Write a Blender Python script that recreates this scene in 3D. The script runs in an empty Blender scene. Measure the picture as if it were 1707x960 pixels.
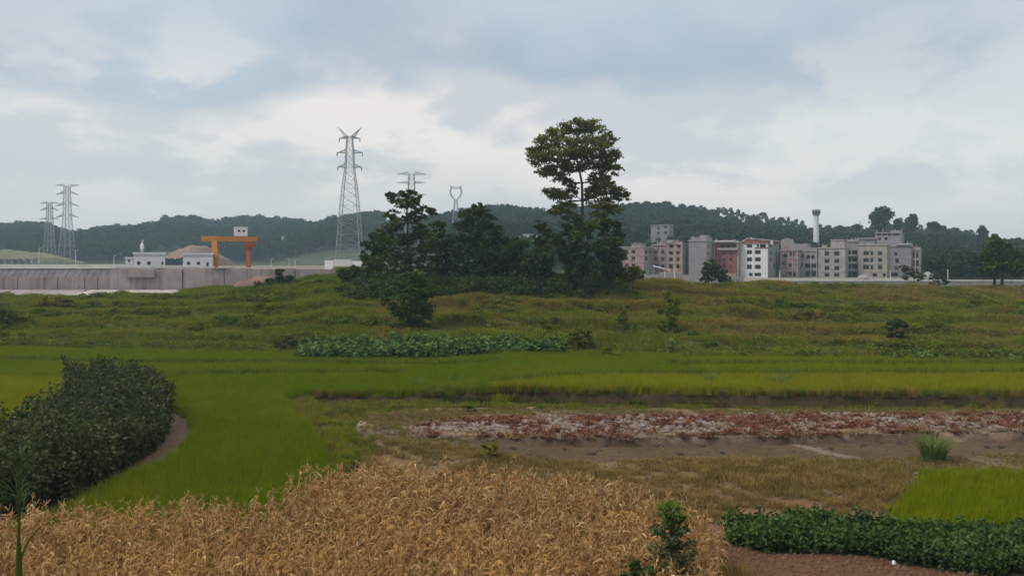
import bpy, math, random
import numpy as np
from mathutils import Vector, Matrix, Euler

R = math.radians
random.seed(7)
rng = np.random.default_rng(11)
S = bpy.context.scene
COL = S.collection

# ---------------------------------------------------------------- camera
F, CX, HY, H = 1500.0, 853.5, 440.0, 9.5      # focal length in photo pixels, centre column, eye-level row, eye height
cam_d = bpy.data.cameras.new('camera')
cam = bpy.data.objects.new('camera', cam_d)
COL.objects.link(cam)
cam.location = (0, 0, H)
cam.rotation_euler = (R(90), 0, 0)
cam_d.sensor_width = 36
cam_d.lens = 36 * F / 1707
cam_d.shift_y = -(480 - HY) / 1707
cam_d.clip_start = 0.1
cam_d.clip_end = 6000
S.camera = cam

# ---------------------------------------------------------------- view + sun + sky
S.view_settings.view_transform = 'Standard'
S.view_settings.look = 'None'
S.view_settings.exposure = 0.38
S.view_settings.gamma = 1.0
S.cycles.max_bounces = 5
S.cycles.diffuse_bounces = 2
S.cycles.glossy_bounces = 1
S.cycles.transmission_bounces = 2
S.cycles.volume_bounces = 1
S.cycles.transparent_max_bounces = 4
S.cycles.use_denoising = True

SUN_EL, SUN_AZ = 50, 250          # azimuth clockwise from +Y
sd = bpy.data.lights.new('sun', 'SUN')
sd.energy = 1.5
sd.angle = R(14)
sd.color = (1.0, 0.94, 0.84)
sun = bpy.data.objects.new('sun', sd)
COL.objects.link(sun)
_d = Vector((math.sin(R(SUN_AZ)) * math.cos(R(SUN_EL)), math.cos(R(SUN_AZ)) * math.cos(R(SUN_EL)), math.sin(R(SUN_EL))))
sun.rotation_euler = _d.to_track_quat('Z', 'Y').to_euler()

W = bpy.data.worlds.new('World')
S.world = W
W.use_nodes = True


class NT:
    """tiny node-tree helper"""
    def __init__(s, tree):
        s.t = tree
        tree.nodes.clear()

    def n(s, kind, **kw):
        nd = s.t.nodes.new(kind)
        for k, v in kw.items():
            setattr(nd, k, v)
        return nd

    def l(s, a, b):
        s.t.links.new(a, b)

    def put(s, sock, v):
        if isinstance(v, bpy.types.NodeSocket):
            s.l(v, sock)
        else:
            sock.default_value = v

    def math(s, op, a, b=0.0, c=None, clamp=False):
        m = s.n('ShaderNodeMath', operation=op, use_clamp=clamp)
        s.put(m.inputs[0], a)
        s.put(m.inputs[1], b)
        if c is not None:
            s.put(m.inputs[2], c)
        return m.outputs[0]

    def sstep(s, v, a, b, lo=0.0, hi=1.0):
        m = s.n('ShaderNodeMapRange', interpolation_type='SMOOTHSTEP')
        s.put(m.inputs[0], v)
        m.inputs[1].default_value = a
        m.inputs[2].default_value = b
        m.inputs[3].default_value = lo
        m.inputs[4].default_value = hi
        return m.outputs[0]

    def mix(s, f, a, b, mode='MIX'):
        m = s.n('ShaderNodeMix', data_type='RGBA', blend_type=mode)
        s.put(m.inputs[0], f)
        for i, v in ((6, a), (7, b)):
            if isinstance(v, tuple):
                v = (v[0], v[1], v[2], 1)
            s.put(m.inputs[i], v)
        return m.outputs[2]

    def noise(s, vec, scale, detail=3, rough=0.55, dist=0.0):
        m = s.n('ShaderNodeTexNoise')
        if vec is not None:
            s.l(vec, m.inputs['Vector'])
        m.inputs['Scale'].default_value = scale
        m.inputs['Detail'].default_value = detail
        m.inputs['Roughness'].default_value = rough
        m.inputs['Distortion'].default_value = dist
        return m.outputs[0]

    def scalev(s, vec, v):
        m = s.n('ShaderNodeVectorMath', operation='MULTIPLY')
        s.l(vec, m.inputs[0])
        m.inputs[1].default_value = v
        return m.outputs[0]


def build_world():
    w = NT(W.node_tree)
    out = w.n('ShaderNodeOutputWorld')
    bg = w.n('ShaderNodeBackground')
    bg.inputs[1].default_value = 0.1
    w.l(bg.outputs[0], out.inputs[0])
    sky = w.n('ShaderNodeTexSky', sky_type='NISHITA', sun_disc=False, sun_elevation=R(SUN_EL), sun_rotation=R(SUN_AZ))
    sky.air_density = 1.2
    sky.dust_density = 2.0
    tc = w.n('ShaderNodeTexCoord')
    sep = w.n('ShaderNodeSeparateXYZ')
    w.l(tc.outputs['Generated'], sep.inputs[0])
    dx, dy, dz = sep.outputs
    # a cloud layer seen in perspective: directions meet a level sheet overhead, flattened at the horizon
    up = w.math('MAXIMUM', dz, 0.0)
    dn = w.math('ADD', up, 0.34)
    px = w.math('DIVIDE', dx, dn)
    py = w.math('DIVIDE', dy, dn)
    cb = w.n('ShaderNodeCombineXYZ')
    w.l(px, cb.inputs[0]); w.l(py, cb.inputs[1]); cb.inputs[2].default_value = 3.3
    P = cb.outputs[0]
    n1 = w.noise(P, 1.25, 4, 0.50, 0.25)
    n2 = w.noise(P, 2.6, 6, 0.56, 0.2)
    el = w.math('ARCSINE', dz)
    # thickness of the overcast: thin, bright gaps low down; thick and blue grey from about 8 degrees up
    wob = w.math('ADD', w.math('MULTIPLY', w.math('SUBTRACT', n1, 0.5), 0.36), w.math('MULTIPLY', w.math('SUBTRACT', n2, 0.5), 0.16))
    e2 = w.math('ADD', el, wob)
    base = w.sstep(e2, 0.120, 0.172)
    patch = w.sstep(n2, 0.525, 0.625)
    bright = w.math('SUBTRACT', 1.0, base)
    bright = w.math('ADD', bright, w.math('MULTIPLY', patch, w.sstep(el, 0.30, 0.12, 0.0, 0.75)), clamp=True)
    grey = w.mix(w.sstep(n2, 0.35, 0.62), (0.33, 0.40, 0.475), (0.42, 0.455, 0.515))
    grey = w.mix(w.sstep(n1, 0.38, 0.60, 0.0, 0.55), grey, (0.41, 0.50, 0.58))
    warm = w.mix(w.sstep(w.noise(P, 0.9, 2), 0.42, 0.58), (0.65, 0.65, 0.62), (0.76, 0.705, 0.655))
    low = w.mix(w.sstep(el, 0.0, 0.13), (0.58, 0.57, 0.55), warm)
    low = w.mix(w.math('MULTIPLY', w.sstep(n2, 0.535, 0.42, 0.0, 0.75), w.sstep(el, 0.03, 0.10)), low, (0.46, 0.485, 0.52))
    grey = w.mix(w.sstep(el, 0.28, 0.9), grey, w.mix(w.sstep(n2, 0.35, 0.62), (0.80, 0.80, 0.80), (0.90, 0.89, 0.88)))  # overhead cloud, out of view, brightened to lift the ambient light on the ground
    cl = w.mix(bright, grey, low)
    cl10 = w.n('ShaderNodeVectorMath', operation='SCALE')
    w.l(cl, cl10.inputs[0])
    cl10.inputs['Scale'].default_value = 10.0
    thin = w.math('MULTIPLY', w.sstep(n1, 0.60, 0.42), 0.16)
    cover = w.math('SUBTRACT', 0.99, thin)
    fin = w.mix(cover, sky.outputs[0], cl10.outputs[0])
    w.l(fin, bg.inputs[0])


build_world()

# ---------------------------------------------------------------- basic tools


def Wp(px, py, d):
    return ((px - CX) / F * d, d, H - (py - HY) / F * d)


def Gp(px, py, z=0.0):
    d = (H - z) * F / (py - HY)
    return ((px - CX) / F * d, d)


def poly(pts, z=0.0):
    """photo outline -> outline on the ground plane at height z; points given as (px, py) or ('w', x, y)"""
    return np.array([(p[1], p[2]) if p[0] == 'w' else Gp(p[0], p[1], z) for p in pts])


def inside(P, x, y):
    x = np.asarray(x, float); y = np.asarray(y, float)
    c = np.zeros(x.shape, bool)
    j = len(P) - 1
    for i in range(len(P)):
        xi, yi = P[i]; xj, yj = P[j]
        if yi != yj:
            c ^= ((yi > y) != (yj > y)) & (x < (xj - xi) * (y - yi) / (yj - yi) + xi)
        j = i
    return c


def vnoise(x, y, s, seed=0):
    """smooth value noise 0..1 on numpy arrays"""
    x = np.asarray(x, float) / s + 1000.3; y = np.asarray(y, float) / s + 1000.7
    xi = np.floor(x).astype(np.int64); yi = np.floor(y).astype(np.int64)
    fx = x - xi; fy = y - yi
    fx = fx * fx * (3 - 2 * fx); fy = fy * fy * (3 - 2 * fy)

    def h(a, b):
        v = np.sin(a * 127.1 + b * 311.7 + seed * 74.7) * 43758.5453
        return v - np.floor(v)
    return (h(xi, yi) * (1 - fx) + h(xi + 1, yi) * fx) * (1 - fy) + (h(xi, yi + 1) * (1 - fx) + h(xi + 1, yi + 1) * fx) * fy


def fbm(x, y, s, seed=0):
    return 0.55 * vnoise(x, y, s, seed) + 0.28 * vnoise(x, y, s / 2.1, seed + 3) + 0.17 * vnoise(x, y, s / 4.3, seed + 7)


def tag(o, label=None, cat=None, group=None, kind=None):
    if label: o['label'] = label
    if cat: o['category'] = cat
    if group: o['group'] = group
    if kind: o['kind'] = kind
    return o


def link(name, me, parent=None, loc=(0, 0, 0), rot=(0, 0, 0)):
    o = bpy.data.objects.new(name, me)
    COL.objects.link(o)
    o.location = loc
    o.rotation_euler = rot
    if parent is not None:
        o.parent = parent
    return o


def empty(name, loc=(0, 0, 0), rz=0.0):
    o = bpy.data.objects.new(name, None)
    COL.objects.link(o)
    o.location = loc
    o.rotation_euler = (0, 0, rz)
    o.empty_display_size = 0.5
    return o


def fast_mesh(name, V, Fc, mats, midx=None, smooth=False, tint=None, col=None):
    """V (n,3), Fc (m,k) all faces with k corners; tint per face; col per vertex"""
    V = np.asarray(V, np.float32); Fc = np.asarray(Fc, np.int32)
    me = bpy.data.meshes.new(name)
    m, k = Fc.shape
    me.vertices.add(len(V)); me.vertices.foreach_set('co', V.ravel())
    me.loops.add(m * k); me.loops.foreach_set('vertex_index', Fc.ravel())
    me.polygons.add(m)
    me.polygons.foreach_set('loop_start', np.arange(0, m * k, k, dtype=np.int32))
    me.polygons.foreach_set('loop_total', np.full(m, k, np.int32))
    if smooth: me.polygons.foreach_set('use_smooth', np.ones(m, bool))
    for mt in (mats if isinstance(mats, (list, tuple)) else [mats]):
        me.materials.append(mt)
    if midx is not None: me.polygons.foreach_set('material_index', np.asarray(midx, np.int32))
    me.update(calc_edges=True)
    if tint is not None:
        a = me.attributes.new('tint', 'FLOAT', 'FACE'); a.data.foreach_set('value', np.asarray(tint, np.float32))
    if col is not None:
        a = me.attributes.new('col', 'FLOAT_COLOR', 'POINT')
        a.data.foreach_set('color', np.hstack([col, np.ones((len(col), 1))]).astype(np.float32).ravel())
    return me


class MB:
    """collects boxes, tubes and free faces; build() makes ONE mesh object"""
    def __init__(s):
        s.v = []; s.f = []; s.m = []

    def face(s, pts, m=0):
        b = len(s.v); s.v += [tuple(p) for p in pts]; s.f.append(tuple(range(b, b + len(pts)))); s.m.append(m)

    def box(s, x0, y0, z0, x1, y1, z1, m=0, xf=None):
        b = len(s.v)
        pts = [(x, y, z) for z in (z0, z1) for y in (y0, y1) for x in (x0, x1)]
        if xf: pts = [tuple(xf @ Vector(p)) for p in pts]
        s.v += pts
        for q in ((0, 2, 3, 1), (4, 5, 7, 6), (0, 1, 5, 4), (2, 6, 7, 3), (0, 4, 6, 2), (1, 3, 7, 5)):
            s.f.append(tuple(b + i for i in q)); s.m.append(m)
        return s

    def prism(s, prof, y0, y1, m=0):
        """profile in xz extruded along y"""
        n = len(prof); b = len(s.v)
        s.v += [(x, y0, z) for x, z in prof] + [(x, y1, z) for x, z in prof]
        s.f.append(tuple(b + i for i in range(n))); s.m.append(m)
        s.f.append(tuple(b + n + i for i in reversed(range(n)))); s.m.append(m)
        for i in range(n):
            j = (i + 1) % n
            s.f.append((b + j, b + i, b + n + i, b + n + j)); s.m.append(m)
        return s

    def bar(s, a, b, r, m=0, sides=4):
        return s.tube([a, b], [r, r], sides, m)

    def tube(s, pts, rad, sides=6, m=0):
        pts = [Vector(p) for p in pts]
        base = len(s.v); n = len(pts)
        for i, p in enumerate(pts):
            t = (pts[min(i + 1, n - 1)] - pts[max(i - 1, 0)])
            if t.length < 1e-6: t = Vector((0, 0, 1))
            t.normalize()
            u = t.cross(Vector((0.3, 0.9, 0.1))); u.normalize(); w = t.cross(u)
            for k in range(sides):
                a = 2 * math.pi * (k + .5) / sides
                q = p + (u * math.cos(a) + w * math.sin(a)) * rad[i]
                s.v.append(tuple(q))
        for i in range(n - 1):
            for k in range(sides):
                a = base + i * sides + k; b = base + i * sides + (k + 1) % sides
                s.f.append((a, b, b + sides, a + sides)); s.m.append(m)
        s.f.append(tuple(base + k for k in reversed(range(sides)))); s.m.append(m)
        s.f.append(tuple(base + (n - 1) * sides + k for k in range(sides))); s.m.append(m)
        return s

    def mesh(s, name, mats, smooth=False):
        me = bpy.data.meshes.new(name)
        me.from_pydata(s.v, [], s.f)
        for mt in (mats if isinstance(mats, (list, tuple)) else [mats]): me.materials.append(mt)
        me.polygons.foreach_set('material_index', s.m)
        if smooth: me.polygons.foreach_set('use_smooth', [True] * len(s.f))
        me.update()
        return me

    def build(s, name, mats, parent=None, loc=(0, 0, 0), rot=(0, 0, 0), smooth=False):
        return link(name, s.mesh(name, mats, smooth), parent, loc, rot)


# ---------------------------------------------------------------- materials
def mat_solid(name, c, rough=0.85, var=0.25, scale=0.6, bump=0.0, stain=None, streak=False, metal=0.0, spec=0.3):
    m = bpy.data.materials.new(name); m.use_nodes = True
    w = NT(m.node_tree)
    out = w.n('ShaderNodeOutputMaterial'); b = w.n('ShaderNodeBsdfPrincipled')
    w.l(b.outputs[0], out.inputs[0])
    g = w.n('ShaderNodeNewGeometry')
    P = g.outputs['Position']
    n = w.noise(P, scale, 5, 0.6)
    c2 = tuple(x * (1 - var) for x in c)
    cc = w.mix(w.sstep(n, 0.35, 0.65), c2, c)
    if streak:
        n2 = w.noise(w.scalev(P, (1.0, 1.0, 0.12)), 1.4, 4, 0.6)
        cc = w.mix(w.sstep(n2, 0.48, 0.68, 0, 0.75), cc, stain or tuple(x * 0.55 for x in c))
    elif stain:
        n2 = w.noise(P, scale * 2.7, 4, 0.6)
        cc = w.mix(w.sstep(n2, 0.5, 0.68, 0, 0.8), cc, stain)
    oi = w.n('ShaderNodeObjectInfo')
    rv = w.n('ShaderNodeHueSaturation')
    w.l(w.math('ADD', 0.92, w.math('MULTIPLY', oi.outputs['Random'], 0.16)), rv.inputs['Value'])
    w.l(cc, rv.inputs['Color'])
    w.l(rv.outputs[0], b.inputs['Base Color'])
    b.inputs['Roughness'].default_value = rough
    b.inputs['Metallic'].default_value = metal
    b.inputs['Specular IOR Level'].default_value = spec
    if bump:
        bp = w.n('ShaderNodeBump'); bp.inputs['Strength'].default_value = bump
        w.l(w.noise(P, scale * 9, 4), bp.inputs['Height']); w.l(bp.outputs[0], b.inputs['Normal'])
    return m


def mat_leaf(name, a, b_, c=None, trans=0.3, patch=8.0, cvar=0.5, mott=0.35):
    """foliage: colour runs a..b_ by leaf, drifts towards c in patches of the field"""
    m = bpy.data.materials.new(name); m.use_nodes = True
    w = NT(m.node_tree)
    out = w.n('ShaderNodeOutputMaterial')
    t = w.n('ShaderNodeAttribute', attribute_name='tint')
    g = w.n('ShaderNodeNewGeometry')
    P = g.outputs['Position']
    cc = w.mix(t.outputs['Fac'], a, b_)
    if c:
        cc = w.mix(w.sstep(w.noise(P, 1.0 / patch, 4, 0.6), 0.46, 0.62, 0, cvar), cc, c)
    n = w.noise(P, 1.3, 3)
    cc = w.mix(w.sstep(n, 0.3, 0.7, 0.0, 0.35), cc, tuple(x * 0.6 for x in a))
    if patch < 30:
        n3 = w.noise(P, 3.4 / patch, 5, 0.65)
        cc = w.mix(w.sstep(n3, 0.40, 0.62, mott, 0.0), cc, tuple(x * 0.55 for x in a))
    d = w.n('ShaderNodeBsdfDiffuse'); tr = w.n('ShaderNodeBsdfTranslucent'); mx = w.n('ShaderNodeMixShader')
    w.l(cc, d.inputs[0]); w.l(cc, tr.inputs[0]); mx.inputs[0].default_value = trans
    w.l(d.outputs[0], mx.inputs[1]); w.l(tr.outputs[0], mx.inputs[2]); w.l(mx.outputs[0], out.inputs[0])
    return m


def mat_ground():
    m = bpy.data.materials.new('soil_and_turf'); m.use_nodes = True
    w = NT(m.node_tree)
    out = w.n('ShaderNodeOutputMaterial'); b = w.n('ShaderNodeBsdfPrincipled')
    w.l(b.outputs[0], out.inputs[0])
    at = w.n('ShaderNodeAttribute', attribute_name='col')
    g = w.n('ShaderNodeNewGeometry'); P = g.outputs['Position']
    n1 = w.noise(P, 0.35, 5, 0.62); n2 = w.noise(P, 3.2, 5, 0.65)
    cc = w.mix(w.sstep(n1, 0.35, 0.65, 0, 0.55), at.outputs['Color'], w.mix(1.0, at.outputs['Color'], (0.55, 0.55, 0.5), 'MULTIPLY'))
    cc = w.mix(w.sstep(n2, 0.42, 0.7, 0, 0.6), cc, w.mix(1.0, at.outputs['Color'], (1.45, 1.38, 1.25), 'MULTIPLY'))
    w.l(cc, b.inputs['Base Color'])
    b.inputs['Roughness'].default_value = 0.95
    b.inputs['Specular IOR Level'].default_value = 0.1
    bp = w.n('ShaderNodeBump'); bp.inputs['Strength'].default_value = 0.9; bp.inputs['Distance'].default_value = 0.12
    w.l(n2, bp.inputs['Height']); w.l(bp.outputs[0], b.inputs['Normal'])
    return m


M = {}
M['ground'] = mat_ground()
M['bark'] = mat_solid('bark', (0.07, 0.055, 0.042), 0.95, 0.4, 4, 0.4)
M['rice'] = mat_leaf('rice_leaf', (0.135, 0.198, 0.004), (0.200, 0.262, 0.010), (0.25, 0.25, 0.014), 0.4, 9, 0.5, 0.12)
M['rice_yellow'] = mat_leaf('ripening_rice_leaf', (0.235, 0.255, 0.006), (0.315, 0.33, 0.016), (0.29, 0.25, 0.02), 0.4, 6, 0.4, 0.12)
M['rice_bright'] = mat_leaf('bright_rice_leaf', (0.165, 0.215, 0.002), (0.24, 0.285, 0.005), (0.25, 0.26, 0.008), 0.4, 6, 0.4, 0.08)
M['slope_grass'] = mat_leaf('slope_grass', (0.185, 0.178, 0.020), (0.275, 0.245, 0.045), (0.30, 0.225, 0.060), 0.35, 11, 0.6, 0.35)
M['slope_green'] = mat_leaf('slope_green_grass', (0.145, 0.195, 0.010), (0.215, 0.265, 0.024), (0.26, 0.25, 0.03), 0.35, 9, 0.6, 0.4)
M['dry_grass'] = mat_leaf('dry_grass', (0.25, 0.165, 0.050), (0.40, 0.275, 0.10), (0.20, 0.165, 0.045), 0.3, 4, 0.75, 0.6)
M['weed'] = mat_leaf('weed_leaf', (0.080, 0.115, 0.016), (0.150, 0.190, 0.036), (0.16, 0.165, 0.04), 0.3, 6, 0.5, 0.2)
M['pale_weed'] = mat_leaf('pale_weed_leaf', (0.09, 0.145, 0.03), (0.20, 0.28, 0.085), None, 0.25, 6)
M['veg'] = mat_leaf('vegetable_leaf', (0.075, 0.135, 0.030), (0.21, 0.30, 0.11), (0.08, 0.13, 0.035), 0.25, 6)
M['crop'] = mat_leaf('low_crop_leaf', (0.040, 0.078, 0.018), (0.115, 0.175, 0.055), None, 0.2, 4)
M['mulberry'] = mat_leaf('mulberry_leaf', (0.042, 0.060, 0.018), (0.19, 0.21, 0.105), (0.085, 0.105, 0.045), 0.2, 7, 0.5)
M['corn'] = mat_leaf('dead_corn_leaf', (0.36, 0.18, 0.055), (0.95, 0.68, 0.35), (0.70, 0.41, 0.15), 0.4, 4, 0.45, 0.3)
M['corn_stalk'] = mat_leaf('dead_corn_stalk', (0.24, 0.15, 0.06), (0.36, 0.25, 0.11), None, 0.1)
M['tree'] = mat_leaf('tree_leaf', (0.050, 0.072, 0.018), (0.115, 0.140, 0.040), None, 0.28)
M['tree_top'] = mat_leaf('big_tree_leaf', (0.105, 0.128, 0.026), (0.24, 0.245, 0.07), None, 0.32)
M['tree_dark'] = mat_leaf('dark_tree_leaf', (0.046, 0.072, 0.022), (0.105, 0.140, 0.045), None, 0.3)
M['forest'] = mat_leaf('forest_leaf', (0.022, 0.040, 0.014), (0.050, 0.075, 0.024), (0.045, 0.068, 0.024), 0.18, 60, 0.6)
M['pine'] = mat_leaf('ridge_tree_leaf', (0.050, 0.062, 0.030), (0.095, 0.105, 0.055), None, 0.3)
M['bright_tree'] = mat_leaf('bright_tree_leaf', (0.055, 0.090, 0.018), (0.105, 0.150, 0.034), None, 0.25)
M['red_leaf'] = mat_leaf('red_brown_leaf', (0.15, 0.060, 0.036), (0.33, 0.15, 0.085), (0.24, 0.13, 0.07), 0.25, 3, 0.5, 0.2)
M['spit'] = mat_leaf('spit_grass', (0.20, 0.145, 0.06), (0.30, 0.22, 0.105), None, 0.3, 5)
M['straw'] = mat_leaf('straw', (0.27, 0.195, 0.13), (0.48, 0.37, 0.27), None, 0.15)
M['film'] = mat_solid('plastic_film', (0.26, 0.195, 0.165), 0.45, 0.35, 3, 0.3, stain=(0.22, 0.15, 0.11), spec=0.5)
M['concrete'] = mat_solid('wall_concrete', (0.33, 0.285, 0.275), 0.9, 0.18, 0.5, 0.2, streak=True, stain=(0.20, 0.165, 0.155))
M['concrete_dark'] = mat_solid('dark_revetment', (0.15, 0.14, 0.15), 0.9, 0.25, 0.6, 0.2)
M['concrete_pale'] = mat_solid('pale_slab_concrete', (0.50, 0.46, 0.42), 0.9, 0.22, 0.8, 0.2, stain=(0.30, 0.25, 0.20))
M['wall_grey'] = mat_solid('long_wall_plaster', (0.30, 0.28, 0.27), 0.9, 0.2, 0.5, 0.2, streak=True, stain=(0.20, 0.18, 0.15))
M['coping'] = mat_solid('coping_whitewash', (0.62, 0.60, 0.56), 0.8, 0.1)
M['white'] = mat_solid('white_paint', (0.74, 0.75, 0.76), 0.7, 0.08)
M['white_render'] = mat_solid('white_render', (0.66, 0.67, 0.67), 0.8, 0.12, 0.6, streak=True, stain=(0.5, 0.49, 0.47))
M['trim'] = mat_solid('grey_trim', (0.36, 0.37, 0.38), 0.7, 0.1)
M['glass'] = mat_solid('dark_glass', (0.012, 0.013, 0.015), 0.25, 0.2, spec=0.25)
M['frame'] = mat_solid('window_frame', (0.11, 0.11, 0.12), 0.5, 0.1)
M['void'] = mat_solid('unlit_room_shade', (0.055, 0.05, 0.048), 0.95, 0.2)  # near-black colour carries the shade of the rooms behind open windows
M['orange'] = mat_solid('orange_crane_paint', (0.50, 0.205, 0.050), 0.6, 0.2, 1.0, stain=(0.45, 0.13, 0.05))
M['orange2'] = mat_solid('red_orange_crane_paint', (0.34, 0.105, 0.055), 0.65, 0.2, 1.0)
M['steel'] = mat_solid('galvanised_steel', (0.27, 0.285, 0.31), 0.5, 0.1, metal=0.2)
M['ceramic'] = mat_solid('insulator_brown', (0.10, 0.10, 0.11), 0.4, 0.1)
M['post'] = mat_solid('post_paint', (0.55, 0.57, 0.58), 0.5, 0.1)
BR = {
    'pink': mat_solid('pink_brick', (0.37, 0.225, 0.20), 0.92, 0.45, 0.8, 0.15, streak=True, stain=(0.17, 0.13, 0.12)),
    'grey': mat_solid('grey_cement_render', (0.29, 0.275, 0.26), 0.92, 0.2, 0.5, 0.15, streak=True, stain=(0.2, 0.19, 0.18)),
    'mauve': mat_solid('mauve_grey_render', (0.23, 0.205, 0.215), 0.92, 0.15, 0.4, 0.1),
    'red': mat_solid('red_brick', (0.27, 0.090, 0.085), 0.9, 0.4, 0.8, 0.15, streak=True, stain=(0.17, 0.07, 0.065)),
    'beige': mat_solid('beige_tile_facade', (0.355, 0.315, 0.285), 0.85, 0.3, 0.7, 0.1, streak=True, stain=(0.23, 0.21, 0.195)),
    'white': M['white_render'],
    'tan': mat_solid('tan_brick', (0.30, 0.235, 0.18), 0.9, 0.2, 0.7),
    'lilac': mat_solid('lilac_render', (0.27, 0.25, 0.27), 0.9, 0.15, 0.5),
}
M['slab'] = mat_solid('floor_slab_concrete', (0.33, 0.305, 0.29), 0.9, 0.2)
M['red_earth'] = mat_solid('red_earth', (0.25, 0.155, 0.125), 0.95, 0.3, 0.3, 0.4)
M['roof_red'] = mat_solid('red_roof_tiles', (0.30, 0.11, 0.08), 0.8, 0.25)
M['clod'] = mat_solid('wet_clod', (0.04, 0.028, 0.02), 0.8, 0.3, 3, 0.5)

# ---------------------------------------------------------------- the lie of the land
BASIN = poly([(518, 668), (700, 668), (1000, 676), (1300, 680), (2000, 684), ('w', 70, 20), ('w', -30, 16), ('w', -30, 28.5),
              ('w', -15, 29.8), ('w', -7.6, 30.6), ('w', -7.7, 36.5), (590, 775), (575, 735), (548, 706), (530, 688)], 0.0)
PLOT = poly([(672, 706), (720, 698), (850, 690), (1100, 689), (1400, 687), (2100, 684), (2100, 716), (1707, 717), (1350, 722), (900, 728), (740, 726), (690, 720)], 0.52)
MUD = poly([(760, 735), (1100, 731), (1400, 727), (2100, 722), (2100, 752), (1707, 757), (1500, 765), (1300, 765), (1000, 768), (860, 772), (800, 760)], 0.0)
def banky(x):
    return np.interp(x, [-14, -6.4, 5.9, 17.7, 44.6], [62.5, 62.5, 60.4, 59.4, 58.4])


SPIT = poly([(2100, 684), (1300, 684), (1000, 682), (745, 681), (665, 687), (618, 697), (596, 707), (603, 723), (640, 745), (690, 765), (730, 790), (760, 830), (2100, 830)], 0.1)
PATH = poly([(900, 682), (800, 681), (745, 681), (668, 687), (624, 696), (604, 706), (612, 720)], 0.1)
CORN = np.array([(-22, 19), (-22, 29.0), (-16.6, 28.8), (-12.5, 29.5), (-9.0, 30.2), (-7.9, 31.0), (-7.6, 34.0), (-5.2, 35.2), (0.0, 34.4), (4.6, 32.0), (6.0, 30.2), (6.3, 27.5), (5.5, 24.0), (4.9, 19)])
GOLD = poly([(640, 745), (760, 752), (860, 772), (1000, 768), (1500, 766), (1520, 785), (1485, 872), (1200, 862), (1130, 890), (1000, 850), (575, 835), (580, 790)], 0.0)
RICE_R = poly([(1545, 800), (2100, 795), (2100, 905), (1500, 905), (1487, 880)], 0.0)
CROP = poly([(1208, 880), (1340, 878), (1440, 884), (1500, 895), (2100, 905), (2100, 968), (1707, 962), (1560, 952), (1430, 925), (1300, 922), (1225, 912)], 0.0)
MULB = np.array([(-17.6, 30.8), (-16.9, 34.0), (-17.0, 38), (-17.2, 43.0), (-18.5, 48), (-19.7, 51.5), (-21.6, 55.5), (-24.2, 60.0), (-28.0, 63.0), (-30.0, 61.0),
                 (-26.3, 53.8), (-23.6, 44), (-23.5, 40), (-24.5, 30), (-20, 29.9)])
RICE_L = np.array([(-90, 30), (-24.5, 29.9), (-14.5, 29.7), (-7.9, 31.0), (-8.0, 36.0), (-8.6, 41.0), (-9.9, 46.0), (-11.9, 51.0), (-14.0, 56.0), (-15.3, 60.5), (-14.6, 62.6), (-5.5, 62.8),
                   (-1.5, 61.8), (-1.5, 85.0), (-12, 86), (-30, 90), (-60, 96), (-90, 100)])
RICE_U = np.array([(-1.4, 61.3), (6, 60.9), (14, 60.0), (35, 59.5), (90, 59.2), (90, 82), (-1.4, 85)])

# columns: photo column -> list of (depth, height) along the line of sight
COLS = [
    (-500, [(98, .3), (120, 2.8), (140, 4.2), (151, 4.6), (153, 8.6), (640, 8.6), (760, 30), (1000, 54), (1300, 40), (2200, 0)]),
    (0, [(97, .3), (120, 2.9), (138, 4.1), (151, 4.6), (153, 8.6), (640, 8.9), (760, 30), (1000, 55), (1300, 40), (2200, 0)]),
    (250, [(96, .3), (118, 3.0), (138, 4.3), (151, 4.7), (153, 8.6), (640, 8.9), (760, 34), (1000, 62), (1300, 40), (2200, 0)]),
    (430, [(92, .3), (114, 3.8), (136, 5.2), (151, 5.4), (153, 8.3), (640, 8.9), (760, 30), (1000, 56), (1300, 40), (2200, 0)]),
    (560, [(88, .4), (110, 4.6), (130, 7.0), (151, 7.3), (153, 8.2), (600, 8.9), (720, 34), (960, 62), (1300, 40), (2200, 0)]),
    (850, [(84, .5), (106, 4.8), (124, 6.9), (145, 6.9), (200, 5.6), (330, 6.2), (430, 20), (700, 50), (1000, 30), (2200, 0)]),
    (1060, [(83, .5), (106, 4.6), (125, 6.7), (145, 6.6), (196, 3.6), (204, 4.8), (300, 5.0), (330, 5.4), (430, 20), (700, 52), (1000, 30), (2200, 0)]),
    (1200, [(83, .5), (108, 3.9), (135, 6.1), (150, 5.8), (196, 3.3), (204, 4.8), (300, 5.0), (330, 5.4), (430, 18), (700, 45), (1000, 28), (2200, 0)]),
    (1400, [(83, .5), (110, 3.4), (140, 5.6), (155, 5.4), (196, 3.2), (204, 4.8), (300, 5.0), (330, 5.4), (430, 16), (640, 33), (1000, 22), (2200, 0)]),
    (1700, [(84, .5), (112, 3.1), (145, 5.0), (160, 4.9), (196, 3.2), (204, 4.8), (300, 5.0), (330, 5.4), (430, 14), (640, 26), (1000, 20), (2200, 0)]),
    (2300, [(84, .5), (112, 3.0), (145, 5.0), (160, 4.9), (196, 3.2), (204, 4.8), (300, 5.0), (330, 5.4), (430, 14), (640, 26), (1000, 20), (2200, 0)]),
]


SKYLINE = np.array([(-500, 372), (0, 374), (50, 371), (80, 375), (115, 386), (140, 385), (170, 377), (230, 374), (275, 362), (330, 362), (350, 370), (380, 364), (430, 361), (490, 362), (522, 372), (545, 364),
                    (600, 352), (640, 346), (700, 345), (800, 347), (900, 349), (1050, 345), (1110, 345), (1170, 349), (1230, 362), (1300, 370), (1345, 378), (1400, 384), (1450, 384), (1540, 382), (1600, 386), (1640, 398), (1700, 404), (2300, 404)], float)


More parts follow.
